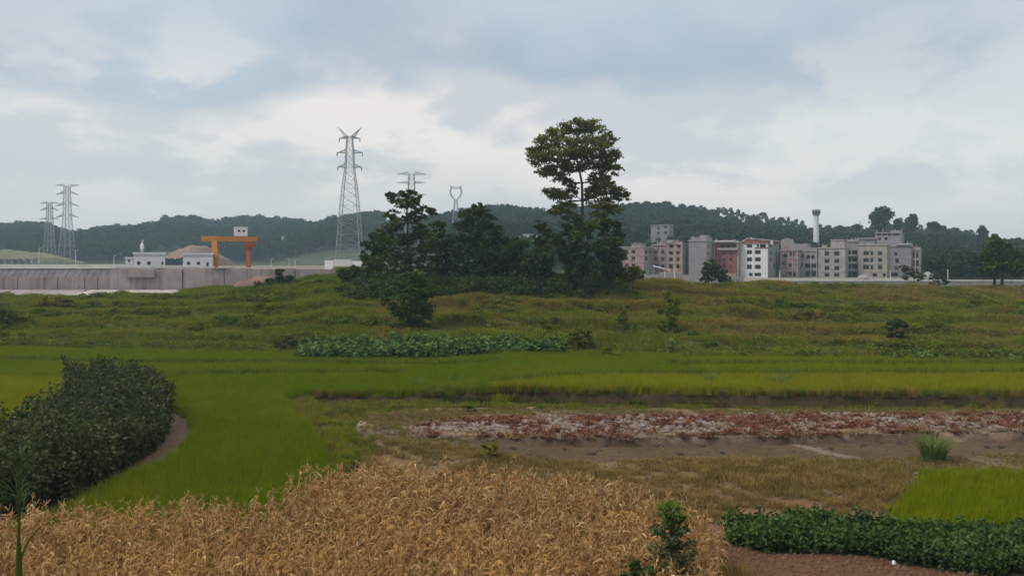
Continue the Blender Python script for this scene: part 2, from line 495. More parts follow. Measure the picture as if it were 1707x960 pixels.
def height(x, y):
    x = np.asarray(x, float); y = np.asarray(y, float)
    shp = np.broadcast(x, y).shape
    x = np.broadcast_to(x, shp).ravel(); y = np.broadcast_to(y, shp).ravel()
    pc = CX + F * x / np.maximum(y, 8.0)
    cols = np.array([c[0] for c in COLS], float)
    prof = np.stack([np.interp(y, [p[0] for p in c[1]], [p[1] for p in c[1]]) for c in COLS])
    pc = np.clip(pc, cols[0], cols[-1] - 1e-3)
    k = np.clip(np.searchsorted(cols, pc, side='right') - 1, 0, len(cols) - 2)
    t = (pc - cols[k]) / (cols[k + 1] - cols[k])
    t = t * t * (3 - 2 * t)
    idx = np.arange(len(x))
    far = prof[k, idx] * (1 - t) + prof[k + 1, idx] * t
    # the farmed levels
    near = 0.3 + 0.5 * np.clip((x + 7) / 7, 0, 1)
    ins = inside(BASIN, x + 0.5 * (vnoise(x, y, 2.3) - .5), y + 0.7 * (vnoise(x, y, 1.7, 5) - .5))
    near = np.where(ins, 0.0, near)
    near = np.where(inside(SPIT, x + 0.5 * (vnoise(x, y, 1.4, 18) - .5), y + 0.4 * (vnoise(x, y, 1.1, 19) - .5)), np.where(y > 54.5, .22, .28 * np.clip((3 - x) / 5, 0, 1)), near)
    near = np.where(inside(PLOT, x + 0.4 * (vnoise(x, y, 1.1, 8) - .5), y), 0.40, near)
    foot = np.interp(pc, cols, [c[1][0][0] for c in COLS])
    z = np.where(y < foot, near, far)
    # the hill crest follows the skyline of the place
    sky_y = np.interp(pc, SKYLINE[:, 0], SKYLINE[:, 1])
    dr = np.interp(pc, [0, 560, 640, 850, 1200, 1400, 1700], [1000, 960, 860, 700, 700, 640, 640])
    zt = H + (HY - sky_y) / F * dr - 8.0
    zc = np.interp(pc, [0, 250, 430, 560, 850, 1060, 1200, 1400, 1700, 2300], [55, 62, 56, 62, 50, 52, 45, 33, 26, 26])
    hf = np.where(pc < 600, 640, 335); base_h = np.where(pc < 600, 8.9, 5.4)
    q = np.clip((y - hf) / (dr - hf), 0, 1)
    z = z + np.where(y > hf, (zt - zc) * q * q * (3 - 2 * q) * np.clip((2200 - y) / 1100, 0, 1), 0)
    bump = np.clip((y - foot) / 8, 0, 1) * np.clip((180 - y) / 25, 0, 1)
    step = ((y - foot + 3.0 * fbm(x, y, 16, 6)) / 8.5) % 1.0
    z = z + bump * (1.3 * (fbm(x, y, 9, 2) - .5) + 0.5 * (vnoise(x, y, 2.6, 4) - .5) + 0.9 * (np.clip((step - .72) / .22, 0, 1) - step) * np.clip((138 - y) / 14, 0, 1))
    z = z + np.clip((y - 650) / 100, 0, 1) * 7 * (fbm(x, y, 90, 12) - .5)
    bank = np.clip((15.5 - y) / 15.5, 0, 1)
    z = z + 7.9 * bank ** 1.15
    z = z + 0.08 * (vnoise(x, y, 0.8, 9) - .5)
    return z.reshape(shp) if shp else float(z[0])


def gz(x, y):
    return float(height(np.array([x]), np.array([y]))[0])


def ground_colour(x, y):
    pc = CX + F * x / np.maximum(y, 8.0)
    n = fbm(x, y, 12, 21)[:, None]
    c = np.array([0.060, 0.078, 0.022]) * (0.75 + 0.5 * n)
    dry = np.clip((fbm(x, y, 14, 33) - .48) * 6, 0, 1)[:, None] * np.clip((y - 85) / 10, 0, 1)[:, None]
    c = c * (1 - .6 * dry) + np.array([0.12, 0.10, 0.045]) * .6 * dry

    def paint(mask, col, amt=1.0):
        m = (mask.astype(float) * amt)[:, None]
        return c * (1 - m) + np.array(col) * m
    jx = x + 0.6 * (vnoise(x, y, 1.3, 40) - .5); jy = y + 0.8 * (vnoise(x, y, 1.6, 41) - .5)
    c = paint(inside(RICE_L, x, y) | inside(RICE_U, x, y), (0.055, 0.072, 0.018))
    b = inside(BASIN, jx, jy)
    c = paint(b, (0.155, 0.100, 0.050))
    c = paint(b, (0.085, 0.080, 0.034), .9)
    sp = inside(SPIT, jx, jy)
    c = paint(b & sp, (0.165, 0.108, 0.062))
    c = paint(b & sp & (fbm(x, y, 4, 50) > .56), (0.10, 0.085, 0.038), .8)
    c = paint(b & sp & (fbm(x, y, 2.2, 52) > .60), (0.185, 0.125, 0.075), .8)
    c = paint(b & (y < 45) & (x > 0), (0.15, 0.105, 0.06))
    c = paint(b & (y > 56.5) & (fbm(x, y, 3, 58) > .4), (0.105, 0.095, 0.035), .9)
    c = paint((y > banky(x) - 1.3) & (y < banky(x) + 1.0) & (x > -15), (0.052, 0.038, 0.020), .95)
    c = paint(inside(MUD, jx, jy), (0.100, 0.066, 0.038))
    # a pale track worn across the mud
    tx = np.interp(y, [43, 45, 47, 49.5], [17.3, 16.0, 15.2, 14.6])
    c = paint(inside(MUD, x, y) & (np.abs(x - tx) < .35 + .4 * (vnoise(x, y, .7, 3) - .4)), (0.20, 0.155, 0.125), .8)
    c = paint(inside(PLOT, jx, jy), (0.225, 0.155, 0.115))
    for q0, q1 in zip(PATH[:-1], PATH[1:]):
        dv = q1 - q0; tt_ = np.clip(((x - q0[0]) * dv[0] + (y - q0[1]) * dv[1]) / (dv @ dv), 0, 1)
        dd = np.hypot(x - q0[0] - tt_ * dv[0], y - q0[1] - tt_ * dv[1])
        c = paint(dd < .3 + .5 * vnoise(x, y, .9, 14), (0.25, 0.185, 0.12), .8)
    edge = (inside(PLOT, jx, jy + .35) & ~inside(PLOT, jx, jy - .25)) & (y < 54)
    c = paint(edge, (0.10, 0.066, 0.046), .9)
    c = paint(inside(GOLD, jx, jy), (0.165, 0.115, 0.055))
    c = paint(inside(GOLD, jx, jy) & (y < 37.5), (0.175, 0.100, 0.060), .8)
    c = paint(inside(CORN, x, y), (0.10, 0.065, 0.035))
    c = paint(inside(RICE_R, x, y), (0.07, 0.09, 0.015))
    c = paint((x > 6.6) & (y < 31.2) & (y > 24), (0.125, 0.064, 0.038))
    c = paint(inside(CROP, x, y), (0.05, 0.045, 0.025))
    # bare path round the mulberry plot
    near_m = np.zeros(len(x), bool)
    for ox, oy in ((-1.1, 0), (-.8, .9), (-.9, -.9), (-1.6, .3), (-.5, 1.6), (-2.0, -.4), (-1.7, 1.1)):
        near_m |= inside(MULB, x + ox, y + oy)
    c = paint(near_m, (0.17, 0.115, 0.075))
    c = paint((y > 153) & (y < 640) & (pc < 600), (0.24, 0.20, 0.17))
    c = paint((y > 196) & (y < 330) & (pc > 1000), (0.25, 0.235, 0.21))
    c = paint((y > 420) & (pc < 800), (0.05, 0.065, 0.03), .9)
    c = paint((y > 330) & (pc > 650), (0.045, 0.06, 0.028))
    c = paint((y > 225) & (pc > 1540), (0.05, 0.065, 0.03))
    c = paint((y > 640), (0.04, 0.055, 0.026))
    c = paint((y < 16), (0.06, 0.075, 0.025))
    return np.clip(c, 0.004, 0.6)


def build_ground():
    ys = np.concatenate([np.arange(-40, 14, 3.0), np.arange(14, 27, 0.5), np.arange(27, 66, 0.22), np.arange(66, 150, 0.55),
                         np.array([150, 150.7, 151.2, 152.0, 153.2, 155]), np.arange(158, 190, 3), [193, 196, 199, 201, 203, 206],
                         np.arange(212, 360, 9), np.arange(372, 1100, 16), np.arange(1150, 2201, 75)])
    # fan of columns: fine in the middle of the view, out to the sides beyond it
    t = np.concatenate([np.linspace(-1.5, -.64, 26), np.linspace(-.63, .63, 330), np.linspace(.64, 1.5, 26)])
    YY, TT = np.meshgrid(ys, t, indexing='ij')
    XX = TT * np.maximum(YY, 30) * np.where(np.abs(TT) > .63, 1.0, 1.0)
    XX = np.clip(XX, -1500 * np.ones_like(XX), 1500)
    ny, nx = XX.shape
    x = XX.ravel(); y = YY.ravel()
    z = height(x, y)
    V = np.stack([x, y, z], 1)
    i = np.arange(ny - 1)[:, None] * nx + np.arange(nx - 1)[None, :]
    i = i.ravel()
    Q = np.stack([i, i + 1, i + nx + 1, i + nx], 1)
    return V, Q, ny, nx, ground_colour(x, y), ys


gV, gQ, gny, gnx, gcol, gys = build_ground()
row = (np.arange(len(gQ)) // (gnx - 1))
hill_q = gys[row] >= 640
g = link('ground', fast_mesh('ground', gV, gQ[~hill_q], M['ground'], smooth=True, col=gcol)); g['kind'] = 'structure'
h = link('hills', fast_mesh('hills', gV, gQ[hill_q], M['ground'], smooth=True, col=gcol)); h['kind'] = 'structure'


# ---------------------------------------------------------------- leaves, trees
def leaf_quads(C, size, rg, flat=0.35, elong=1.5, droop=0.0):
    """one bent-free rhombus per centre; returns V, Q, tint"""
    n = len(C)
    nrm = rg.normal(size=(n, 3)); nrm[:, 2] = np.abs(nrm[:, 2]) + flat
    nrm /= np.linalg.norm(nrm, axis=1)[:, None]
    a = rg.normal(size=(n, 3)); a[:, 2] -= droop
    a -= (a * nrm).sum(1)[:, None] * nrm
    a /= np.linalg.norm(a, axis=1)[:, None] + 1e-9
    b = np.cross(nrm, a)
    s = (size * (0.6 + 0.8 * rg.random(n)))[:, None]
    V = np.empty((n, 4, 3))
    V[:, 0] = C - a * s * elong * .5
    V[:, 1] = C + b * s * .5
    V[:, 2] = C + a * s * elong * .5
    V[:, 3] = C - b * s * .5
    return V.reshape(-1, 3), np.arange(4 * n).reshape(n, 4)


def clump_points(c, r, nsub, nleaf, rg, sub=0.34, shell=0.62):
    """leaf centres gathered in sprays near the skin of an ellipsoid"""
    d = rg.normal(size=(nsub, 3)); d /= np.linalg.norm(d, axis=1)[:, None]
    rad = shell + (1 - shell) * rg.random(nsub) ** .7
    sc = np.asarray(c) + d * rad[:, None] * np.asarray(r)
    k = rg.integers(0, nsub, nleaf)
    off = rg.normal(size=(nleaf, 3)) * np.asarray(r) * sub * .55
    off[:, 2] *= .8
    return sc, sc[k] + off


def tree(name, label, cat, base, trunk, clumps, leaf, leafmat, seed, dens=1.0, group=None, r0=0.3, sub=0.34, barkmat='bark', elong=1.5, trunks=None):
    """trunk: points relative to base; clumps: list of (centre, radii) relative to base"""
    rg = np.random.default_rng(seed)
    root = empty(name, base); tag(root, label, cat, group)
    t = MB()
    for ti, tr in enumerate([trunk] + (trunks or [])):
        n = len(tr)
        t.tube(tr, [r0 * (1 - .62 * i / max(1, n - 1)) * (1.25 if i == 0 else 1) for i in range(n)], 8)
    VV = []; QQ = []; TT = []; nb = 0
    tp = [Vector(p) for p in trunk]
    allt = tp + [Vector(p) for tr in (trunks or []) for p in tr]
    for c, r in clumps:
        r = (r, r, r) if not isinstance(r, (tuple, list)) else r
        vol = r[0] * r[1] + r[0] * r[2] + r[1] * r[2]
        nl = int(dens * 34 * vol / (leaf * leaf * 3)) + 12
        ns = max(5, int(7 * vol ** .75))
        sc, pc = clump_points(c, r, ns, nl, rg, sub)
        V, Q = leaf_quads(pc, leaf, rg, elong=elong)
        VV.append(V); QQ.append(Q + nb); nb += len(V)
        hgt = (pc[:, 2] - c[2]) / (r[2] * 1.3)
        TT.append(np.clip(0.45 + 0.6 * (rg.random(nl) - .5) , 0, 1))
        cv = Vector(c)
        # limb from the nearest lower trunk point
        cand = [p for p in allt if p.z < cv.z - .05] or [allt[0]]
        a = min(cand, key=lambda p: (p - cv).length + .4 * abs(p.z - (cv.z - (cv.xy - p.xy).length * .8)))
        mid = a.lerp(cv, .55) + Vector((0, 0, -.12 * (cv - a).length))
        rr = r0 * .34 * min(1.3, .6 + max(r) * .25)
        t.tube([a, mid, cv], [rr, rr * .75, rr * .35], 5)
        for k in range(min(ns, 7)):
            p = Vector(sc[k])
            t.tube([cv.lerp(a, .15), cv.lerp(p, .55) + Vector((0, 0, .05)), p], [rr * .4, rr * .25, rr * .1], 3)
    t.build('trunk', M[barkmat], root, smooth=True)
    me = fast_mesh('crown', np.concatenate(VV), np.concatenate(QQ), leafmat, tint=np.concatenate(TT))
    link('crown', me, root)
    return root


def px_tree(name, label, cat, px, pbase, d, clumps_px, leaf, leafmat, seed, dens=1.0, group=None, r0=0.3, trunk_px=None, zb=None, sub=0.34, dy=0.35, trunks_px=None):
    """clumps given as (px, py, rx, ry, depth offset) in photo pixels at depth d"""
    k = d / F
    x0 = (px - CX) * k
    z0 = gz(x0, d) - 0.05 if zb is None else zb
    rg = random.Random(seed)
    cl = []
    for c in clumps_px:
        cx, cy, rx, ry = c[:4]
        oy = c[4] if len(c) > 4 else rg.uniform(-.5, .5) * rx * k * .8
        cl.append((((cx - px) * k, oy, H - (cy - HY) * k - z0), (rx * k, max(rx, ry) * k * .9, ry * k)))

    def conv(tp):
        o = [((a - px) * k, 0.0, H - (b - HY) * k - z0) for a, b in tp]
        o[0] = (o[0][0], 0, -0.3)
        return o
    if not trunk_px:
        top = min(c[1] for c in clumps_px)
        trunk_px = [(px, pbase), (px + 1, (pbase * 2 + top) / 3), (px - 1, (pbase + 2 * top) / 3 + 2)]
    return tree(name, label, cat, (x0, d, z0), conv(trunk_px), cl, leaf, leafmat, seed, dens, group, r0, sub,
                trunks=[conv(t) for t in (trunks_px or [])])


# ---------------------------------------------------------------- scattering of uncountable growth
def gn_group(name, coll):
    ng = bpy.data.node_groups.new(name, 'GeometryNodeTree')
    ng.interface.new_socket('Geometry', in_out='INPUT', socket_type='NodeSocketGeometry')
    ng.interface.new_socket('Geometry', in_out='OUTPUT', socket_type='NodeSocketGeometry')
    n = ng.nodes; l = ng.links
    gi = n.new('NodeGroupInput'); go = n.new('NodeGroupOutput')
    ci = n.new('GeometryNodeCollectionInfo')
    ci.inputs['Collection'].default_value = coll
    ci.inputs['Separate Children'].default_value = True
    ci.inputs['Reset Children'].default_value = True
    ip = n.new('GeometryNodeInstanceOnPoints')
    ip.inputs['Pick Instance'].default_value = True

    def attr(nm, ty):
        a = n.new('GeometryNodeInputNamedAttribute'); a.data_type = ty; a.inputs['Name'].default_value = nm
        return a.outputs[0]
    l.new(gi.outputs[0], ip.inputs['Points'])
    l.new(ci.outputs[0], ip.inputs['Instance'])
    l.new(attr('pick', 'INT'), ip.inputs['Instance Index'])
    l.new(attr('rot', 'FLOAT_VECTOR'), ip.inputs['Rotation'])
    l.new(attr('scl', 'FLOAT_VECTOR'), ip.inputs['Scale'])
    l.new(ip.outputs[0], go.inputs[0])
    return ng


def scatter(name, label, cat, pts, scl, variants, seed, tilt=0.08):
    rg = np.random.default_rng(seed)
    n = len(pts)
    coll = bpy.data.collections.new(name + '_kinds')
    for i, me in enumerate(variants):
        o = bpy.data.objects.new('%s_kind_%02d' % (name, i), me); coll.objects.link(o)
    me = bpy.data.meshes.new(name)
    me.vertices.add(n); me.vertices.foreach_set('co', np.asarray(pts, np.float32).ravel())
    a = me.attributes.new('pick', 'INT', 'POINT'); a.data.foreach_set('value', rg.integers(0, len(variants), n).astype(np.int32))
    a = me.attributes.new('rot', 'FLOAT_VECTOR', 'POINT')
    a.data.foreach_set('vector', np.stack([rg.normal(size=n) * tilt, rg.normal(size=n) * tilt, rg.random(n) * 6.283], 1).astype(np.float32).ravel())
    a = me.attributes.new('scl', 'FLOAT_VECTOR', 'POINT')
    s = np.asarray(scl, float)
    if s.ndim == 1: s = np.stack([s, s, s], 1)
    a.data.foreach_set('vector', s.astype(np.float32).ravel())
    for mt in variants[0].materials: me.materials.append(mt)
    o = link(name, me)
    md = o.modifiers.new('scatter', 'NODES'); md.node_group = gn_group(name, coll)
    tag(o, label, cat, kind='stuff')
    return o


def sample(P, step, seed, jit=0.9, cull=True):
    rg = np.random.default_rng(seed)
    x0, y0 = P.min(0); x1, y1 = P.max(0)
    X, Y = np.meshgrid(np.arange(x0, x1, step), np.arange(y0, y1, step))
    x = X.ravel() + (rg.random(X.size) - .5) * step * jit; y = Y.ravel() + (rg.random(X.size) - .5) * step * jit
    k = inside(P, x, y)
    if cull: k &= np.abs(x) < y * 0.66 + 3
    return x[k], y[k]


def tuft(n, spread, h, w, rg, mat, bend=0.35, seg=2):
    """grass blades as tapering bent strips"""
    V = []; Q = []; T = []
    for i in range(n):
        a = rg.random() * 6.283
        r = spread * math.sqrt(rg.random())
        bx, by = r * math.cos(a), r * math.sin(a)
        d = rg.random() * 6.283; hh = h * (0.65 + .5 * rg.random()); bb = bend * hh * (0.3 + rg.random())
        dx, dy = math.cos(d), math.sin(d); wx, wy = -dy * w / 2, dx * w / 2
        tt = rg.random()
        b0 = len(V)
        V += [(bx - wx, by - wy, 0), (bx + wx, by + wy, 0),
              (bx + dx * bb * .35 + wx * .8, by + dy * bb * .35 + wy * .8, hh * .62), (bx + dx * bb * .35 - wx * .8, by + dy * bb * .35 - wy * .8, hh * .62),
              (bx + dx * bb + wx * .1, by + dy * bb + wy * .1, hh), (bx + dx * bb - wx * .1, by + dy * bb - wy * .1, hh)]
        Q += [(b0, b0 + 1, b0 + 2, b0 + 3), (b0 + 3, b0 + 2, b0 + 4, b0 + 5)]; T += [tt, tt]
    return fast_mesh('tuft', np.array(V), np.array(Q), mat, tint=T)


def leafy(nleaf, r, hgt, leaf, rg, mat, stems=True, elong=1.5, flat=.35):
    """a leafy weed or shrub, its base at the origin"""
    ns = max(4, nleaf // 14)
    d = rg.normal(size=(ns, 3)); d /= np.linalg.norm(d, axis=1)[:, None]
    sc = d * (0.45 + .5 * rg.random(ns))[:, None] * np.array([r, r, hgt * .5]) + np.array([0, 0, hgt * .55])
    k = rg.integers(0, ns, nleaf)
    P = sc[k] + rg.normal(size=(nleaf, 3)) * np.array([r * .22, r * .22, hgt * .16])
    P[:, 2] = np.abs(P[:, 2])
    V, Q = leaf_quads(P, leaf, rg, elong=elong, flat=flat)
    return fast_mesh('leafy_weed', V, Q, mat, tint=rg.random(nleaf))


R1 = np.random.default_rng(5)


def on_ground(x, y, dz=-0.02):
    return np.stack([x, y, height(x, y) + dz], 1)


# rice
def rice(name, label, P, mat, h, step, seed, cutouts=(), gap=None):
    x, y = sample(P, step, seed)
    k = np.ones(len(x), bool)
    for c in cutouts: k &= ~inside(c, x, y)
    if gap is not None: k &= ~gap(x, y)
    x, y = x[k], y[k]
    kinds = [tuft(64, .40, h, .030, R1, mat, .42) for _ in range(6)]
    s = np.stack([np.full(len(x), 1.0), np.full(len(x), 1.0), 0.86 + 0.3 * fbm(x, y, 5, seed)], 1)
    return scatter(name, label, 'rice', on_ground(x, y), s, kinds, seed)


def levee_y1(x):
    return np.interp(x, [-60, -52, -34, -20, -8, 0], [84, 84, 80.0, 80.5, 78.5, 77])


def levee_y2(x):
    return np.interp(x, [-50, -30, -26, -18, -8], [60, 66.0, 71.5, 72.8, 73.0])


def grow(P, d):
    c = P.mean(0)
    v = P - c
    return c + v * (1 + d / np.linalg.norm(v, axis=1)[:, None])


MULB_G = grow(MULB, 1.75)


def left_gap(x, y):
    lv = (np.abs(y - levee_y1(x)) < .55) & (x > -58)
    lv |= (np.abs(y - levee_y2(x)) < .45) & (x > -30) & (x < -12)
    return lv


LV2 = lambda x, y: (y > levee_y2(x)) & (x > -70) & (y < levee_y1(x))
far_left = np.array([(-90, 63), (-26, 69.5), (-8, 73.2), (-1.5, 73.2), (-1.5, 85.0), (-12, 86), (-30, 90), (-60, 96), (-90, 100)])
rice('rice_field', 'wide plain green rice paddy curving between the dark shrubs and the brown hollow', RICE_L, M['rice'], .66, .46, 101, (MULB_G, np.array([(-90, 28), (-22, 28), (-27, 56), (-31, 64), (-28, 68.5), (-90, 74)])), left_gap)
rice('rice_field', 'yellowing rice paddy at the left edge behind the dark mulberry shrubs', np.array([(-60, 30), (-22, 30), (-27, 56), (-31, 64), (-27.5, 68.2), (-60, 73)]), M['rice_yellow'], .64, .48, 102, (MULB_G,))
_y0 = lambda x: np.interp(x, [-2, 8, 20, 90], [67.5, 68.8, 70.2, 70.8])
rice('rice_field', 'front strip of pale yellow green rice on top of the dark earth bank', RICE_U, M['rice_yellow'], .66, .44, 103, (), lambda x, y: y > np.interp(x, [-2, 4, 12, 90], [62.5, 66.0, 67.6, 68.2]))
rice('rice_field', 'darker green rice band ending in a point behind the pale front strip', RICE_U, M['rice'], .62, .46, 104, (), lambda x, y: (y < np.interp(x, [-2, 4, 12, 90], [62.9, 66.5, 68.2, 68.8])) | (x > 13 + 3 * vnoise(x, y, 3, 5)))
rice('rice_field', 'rear strip of olive rice between the pale front strip and the grassy slope', RICE_U, M['rice_bright'], .66, .46, 105, (), lambda x, y: (y < 69.2 + .4 * vnoise(x, y, 2, 6)) | (x < 13.4 + 3 * vnoise(x, y, 3, 5)) | (x > 48) | (y > 79.5) | (np.abs(y - 74.6) < .45))
rice('rice_field', 'bright yellow green rice patch at the right edge above the leafy crop', RICE_R, M['rice_bright'], .60, .40, 106)
# weeds on the levees
xs = np.arange(-58, -1, .35); ly = levee_y1(xs) + R1.normal(size=len(xs)) * .18
xs2 = np.arange(-30, -9, .35); ly2 = levee_y2(xs2) + R1.normal(size=len(xs2)) * .15
xs3 = np.arange(13, 60, .35); ly3 = 74.6 + R1.normal(size=len(xs3)) * .12
xs4 = np.arange(-1, 60, .4); ly4 = np.interp(xs4, [-2, 4, 12, 90], [62.7, 66.25, 67.9, 68.5])
lx = np.concatenate([xs, xs2, xs3, xs4]); ly = np.concatenate([ly, ly2, ly3, ly4])
scatter('levee_grass', 'dark low grass along the thin earth ridges between the paddies', 'grass', on_ground(lx, ly), 1.15 + .4 * R1.random(len(lx)),
        [tuft(50, .35, .6, .035, R1, M['weed'], .6) for _ in range(4)], 201)

# dry golden grass
x, y = sample(GOLD, .42, 301)
k = fbm(x, y, 2.5, 60) > .30 + .24 * np.clip((38.5 - y) / 4, 0, 1) + .10 * np.clip((1.5 - x) / 3, 0, 1)
x, y = x[k], y[k]
scatter('dry_grass', 'low golden brown stubble grass between the bare mud and the dead corn', 'grass', on_ground(x, y), .30 + 1.0 * fbm(x, y, 2.0, 61),
        [tuft(60, .38, .32, .028, R1, M['dry_grass'], .9) for _ in range(5)], 302)
# basin: sparse brown green grass on the strip behind the plot, on the curved path and the bank
bx, by = sample(BASIN, .42, 303)
k = ~inside(PLOT, bx, by) & ~inside(MUD, bx, by) & ~inside(GOLD, bx, by) & ~inside(CORN, bx, by) & ~inside(CROP, bx, by) & ~inside(RICE_R, bx, by)
k &= ((by > 55.2) | (bx < 0) | (by > 41)) & (fbm(bx, by, 3, 62) > .36) & ~((by < 31.5) & (bx > 6))
k &= ~((by > banky(bx) - .6) & (bx > -13) & (R1.random(len(bx)) < .8))
bx, by = bx[k], by[k]
sp = inside(SPIT, bx, by) & (by < 57.5)
for kk, nm, lb, mts, hh_, dens_ in ((sp, 'spit_grass', 'thin withered grass on the brown spit left of the bare mud', ('spit', 'spit', 'slope_grass'), .17, .22), (~sp, 'hollow_grass', 'olive and green grass lining the sunken ditch round the brown plot', ('slope_grass', 'slope_green', 'weed'), .30, 0)):
    kk = kk & (fbm(bx, by, 2.4, 65) > dens_)
    scatter(nm, lb, 'grass', on_ground(bx[kk], by[kk]), .45 + .8 * fbm(bx[kk], by[kk], 3, 63), [tuft(46, .34, hh_, .03, R1, M[m_], .8) for m_ in mts], 304)
ex = np.arange(-14, 60, .28)
ey = np.interp(ex, BASIN[[0, 1, 2, 3, 4], 0], BASIN[[0, 1, 2, 3, 4], 1]) + R1.normal(size=len(ex)) * .16 - .25
ey = ey + .35
k = fbm(ex, ey, 2, 64) > .36
scatter('bank_grass', 'ragged dark grass hanging over the low earth bank below the rice', 'grass', on_ground(ex[k], ey[k]), .5 + .6 * R1.random(k.sum()),
        [tuft(60, .3, .6, .03, R1, m_, .9) for m_ in (M['weed'], M['slope_grass'], M['dry_grass'])], 305)
eb = []
for q0, q1 in zip(BASIN[10:-1], BASIN[11:]):
    n_ = max(2, int(np.linalg.norm(q1 - q0) / .25)); eb.append(q0 + (q1 - q0) * np.linspace(0, 1, n_)[:, None])
eb = np.concatenate([np.concatenate(eb) + R1.normal(size=(sum(map(len, eb)), 2)) * (.2 + .3 * k_) + np.array([-.35, 0]) for k_ in range(3)])
gx, gy = sample(np.array([(-16, 30), (-4, 30), (-4, 64), (-16, 64)]), .38, 307)
k = ~inside(RICE_L, gx, gy) & ~inside(BASIN, gx, gy) & ~inside(CORN, gx, gy)
scatter('ditch_grass', 'short trodden olive grass between the green paddy and the ditch', 'grass', on_ground(gx[k], gy[k]), .5 + .7 * fbm(gx[k], gy[k], 2.5, 67),
        [tuft(50, .34, .24, .03, R1, M[m_], .9) for m_ in ('slope_green', 'slope_grass', 'spit')], 309)
eb = eb[R1.random(len(eb)) < .55]
scatter('edge_grass', 'olive grass along the curved lip between the green paddy and the hollow', 'grass', on_ground(eb[:, 0], eb[:, 1]), .6 + .5 * R1.random(len(eb)),
        [tuft(50, .3, .36, .03, R1, m_, .9) for m_ in (M['slope_grass'], M['slope_green'], M['rice_bright'])], 308)
wx = np.array([Gp(a, b) for a, b in ((1185, 662), (1290, 664), (1310, 660), (1300, 668), (760, 656), (700, 660))])
scatter('bank_fern', 'few pale tufts leaning out of the dark bank', 'grass', on_ground(wx[:, 0], wx[:, 1]), np.full(len(wx), 1.1),
        [tuft(60, .3, .9, .04, R1, M['pale_weed'], 1.0)], 306)

# slope grass
SL = np.array([(-100, 84), (90, 80), (125, 175), (-110, 175)])
x, y = sample(SL, .78, 401)
pc = CX + F * x / y
foot = np.interp(pc, [c[0] for c in COLS], [c[1][0][0] for c in COLS])
k = (y > foot - 1.5) & (y < np.where(pc < 560, 150.3, 172))
k &= ~((pc < 300) & (y > 141.5))
x, y, pc = x[k], y[k], pc[k]
greenish = (pc < 620) | (fbm(x, y, 12, 71) > .56) | ((y < 93) & (fbm(x, y, 6, 72) > .42))
s = .45 + 1.0 * fbm(x, y, 5, 73)
for nm, kk, lb, mts, sd_ in (('slope_grass', ~greenish, 'rough olive and straw coloured grass over the mound and its right flank', (M['slope_grass'], M['slope_grass'], M['dry_grass']), 402),
                        ('slope_grass', greenish, 'lush green grass over the left bank and the foot of the mound', (M['slope_green'], M['slope_green'], M['slope_grass']), 403)):
    scatter(nm, lb, 'grass', on_ground(x[kk], y[kk]), s[kk], [tuft(72, .62, .62, .045, R1, m_, .75) for m_ in mts], sd_)
# weeds: dark leafy clumps on the slope, thicker along the old terraces
x, y = sample(SL, 1.15, 411)
pc = CX + F * x / y
foot = np.interp(pc, [c[0] for c in COLS], [c[1][0][0] for c in COLS])
terr = np.abs(((y - foot + 3.0 * fbm(x, y, 16, 6)) / 8.5) % 1.0 - .83) < .12
crest = (pc > 380) & (pc < 660) & (y > 120 + 6 * vnoise(x, y, 7, 86)) & (y < 149)
k = (y > foot - 1) & (y < np.where(pc < 560, 148, 150)) & ((fbm(x, y, 7, 81) > .66) | (terr & (fbm(x, y, 10, 82) > .44)) | crest | ((y < foot + 3.5) & (fbm(x, y, 5, 84) > .40)))
k &= ~((pc < 300) & (y > 141))
k &= ~((pc > 660) & (fbm(x, y, 7, 81) < .50) & (y > foot + 4))
x, y = x[k], y[k]
scatter('slope_weeds', 'dark green leafy weeds in drifts across the slope behind the paddies', 'weeds', on_ground(x, y), np.stack([.7 + .6 * R1.random(len(x)), .7 + .6 * R1.random(len(x)), .35 + .75 * fbm(x, y, 6, 83)], 1),
        [leafy(170, .75, 1.0, .17, R1, m_) for m_ in (M['weed'], M['weed'], M['slope_green'], M['weed'])], 412)
# vegetable patch, pale broad leaves
VP = np.array([(-19.5, 82), (-21.5, 92), (4, 92), (5.5, 82)])
x, y = sample(VP, .62, 421)
k = (y > 82.5 + 1.2 * vnoise(x, y, 4, 11)) & (y < np.interp(x, [-20, -8, 4], [91.5, 90.0, 87.5]))
x, y = x[k], y[k]
scatter('vegetable_patch', 'strip of pale broad leaved vegetables between the rice and the mound', 'vegetables', on_ground(x, y), .8 + .7 * R1.random(len(x)),
        [leafy(80, .42, 1.0, .20, R1, M['veg'], flat=.7) for _ in range(4)], 422)
# weeds at the right end of the rear terrace
x, y = sample(np.array([(33, 77.5), (47, 76.5), (60, 77), (60, 83), (33, 83)]), .8, 423)
scatter('terrace_weeds', 'low pale and dark weeds at the right end of the rear terrace', 'weeds', on_ground(x, y), .8 + .5 * R1.random(len(x)),
        [leafy(110, .5, .8, .17, R1, m_) for m_ in (M['pale_weed'], M['weed'], M['weed'])], 424)
x, y = sample(np.array([(43.5, 64), (60, 64), (60, 74), (42.5, 74)]), .62, 425)
scatter('right_edge_weeds', 'knee high dark weeds beside the paddy at the right edge of the view', 'weeds', on_ground(x[y > 71], y[y > 71]), .9 + .5 * R1.random((y > 71).sum()),
        [leafy(120, .5, .9, .16, R1, M['weed'])], 426)

# low leafy crop, lower right
x, y = sample(CROP, .34, 431)
k = fbm(x, y, 1.4, 92) > .2
x, y = x[k], y[k]
scatter('leafy_crop', 'dense dark green knee high crop in front of the bright rice patch', 'crop', on_ground(x, y), .8 + .45 * R1.random(len(x)),
        [leafy(150, .33, .62, .085, R1, M['crop'], elong=1.8) for _ in range(5)], 432)

# mulberry plot
x, y = sample(MULB, .52, 441)


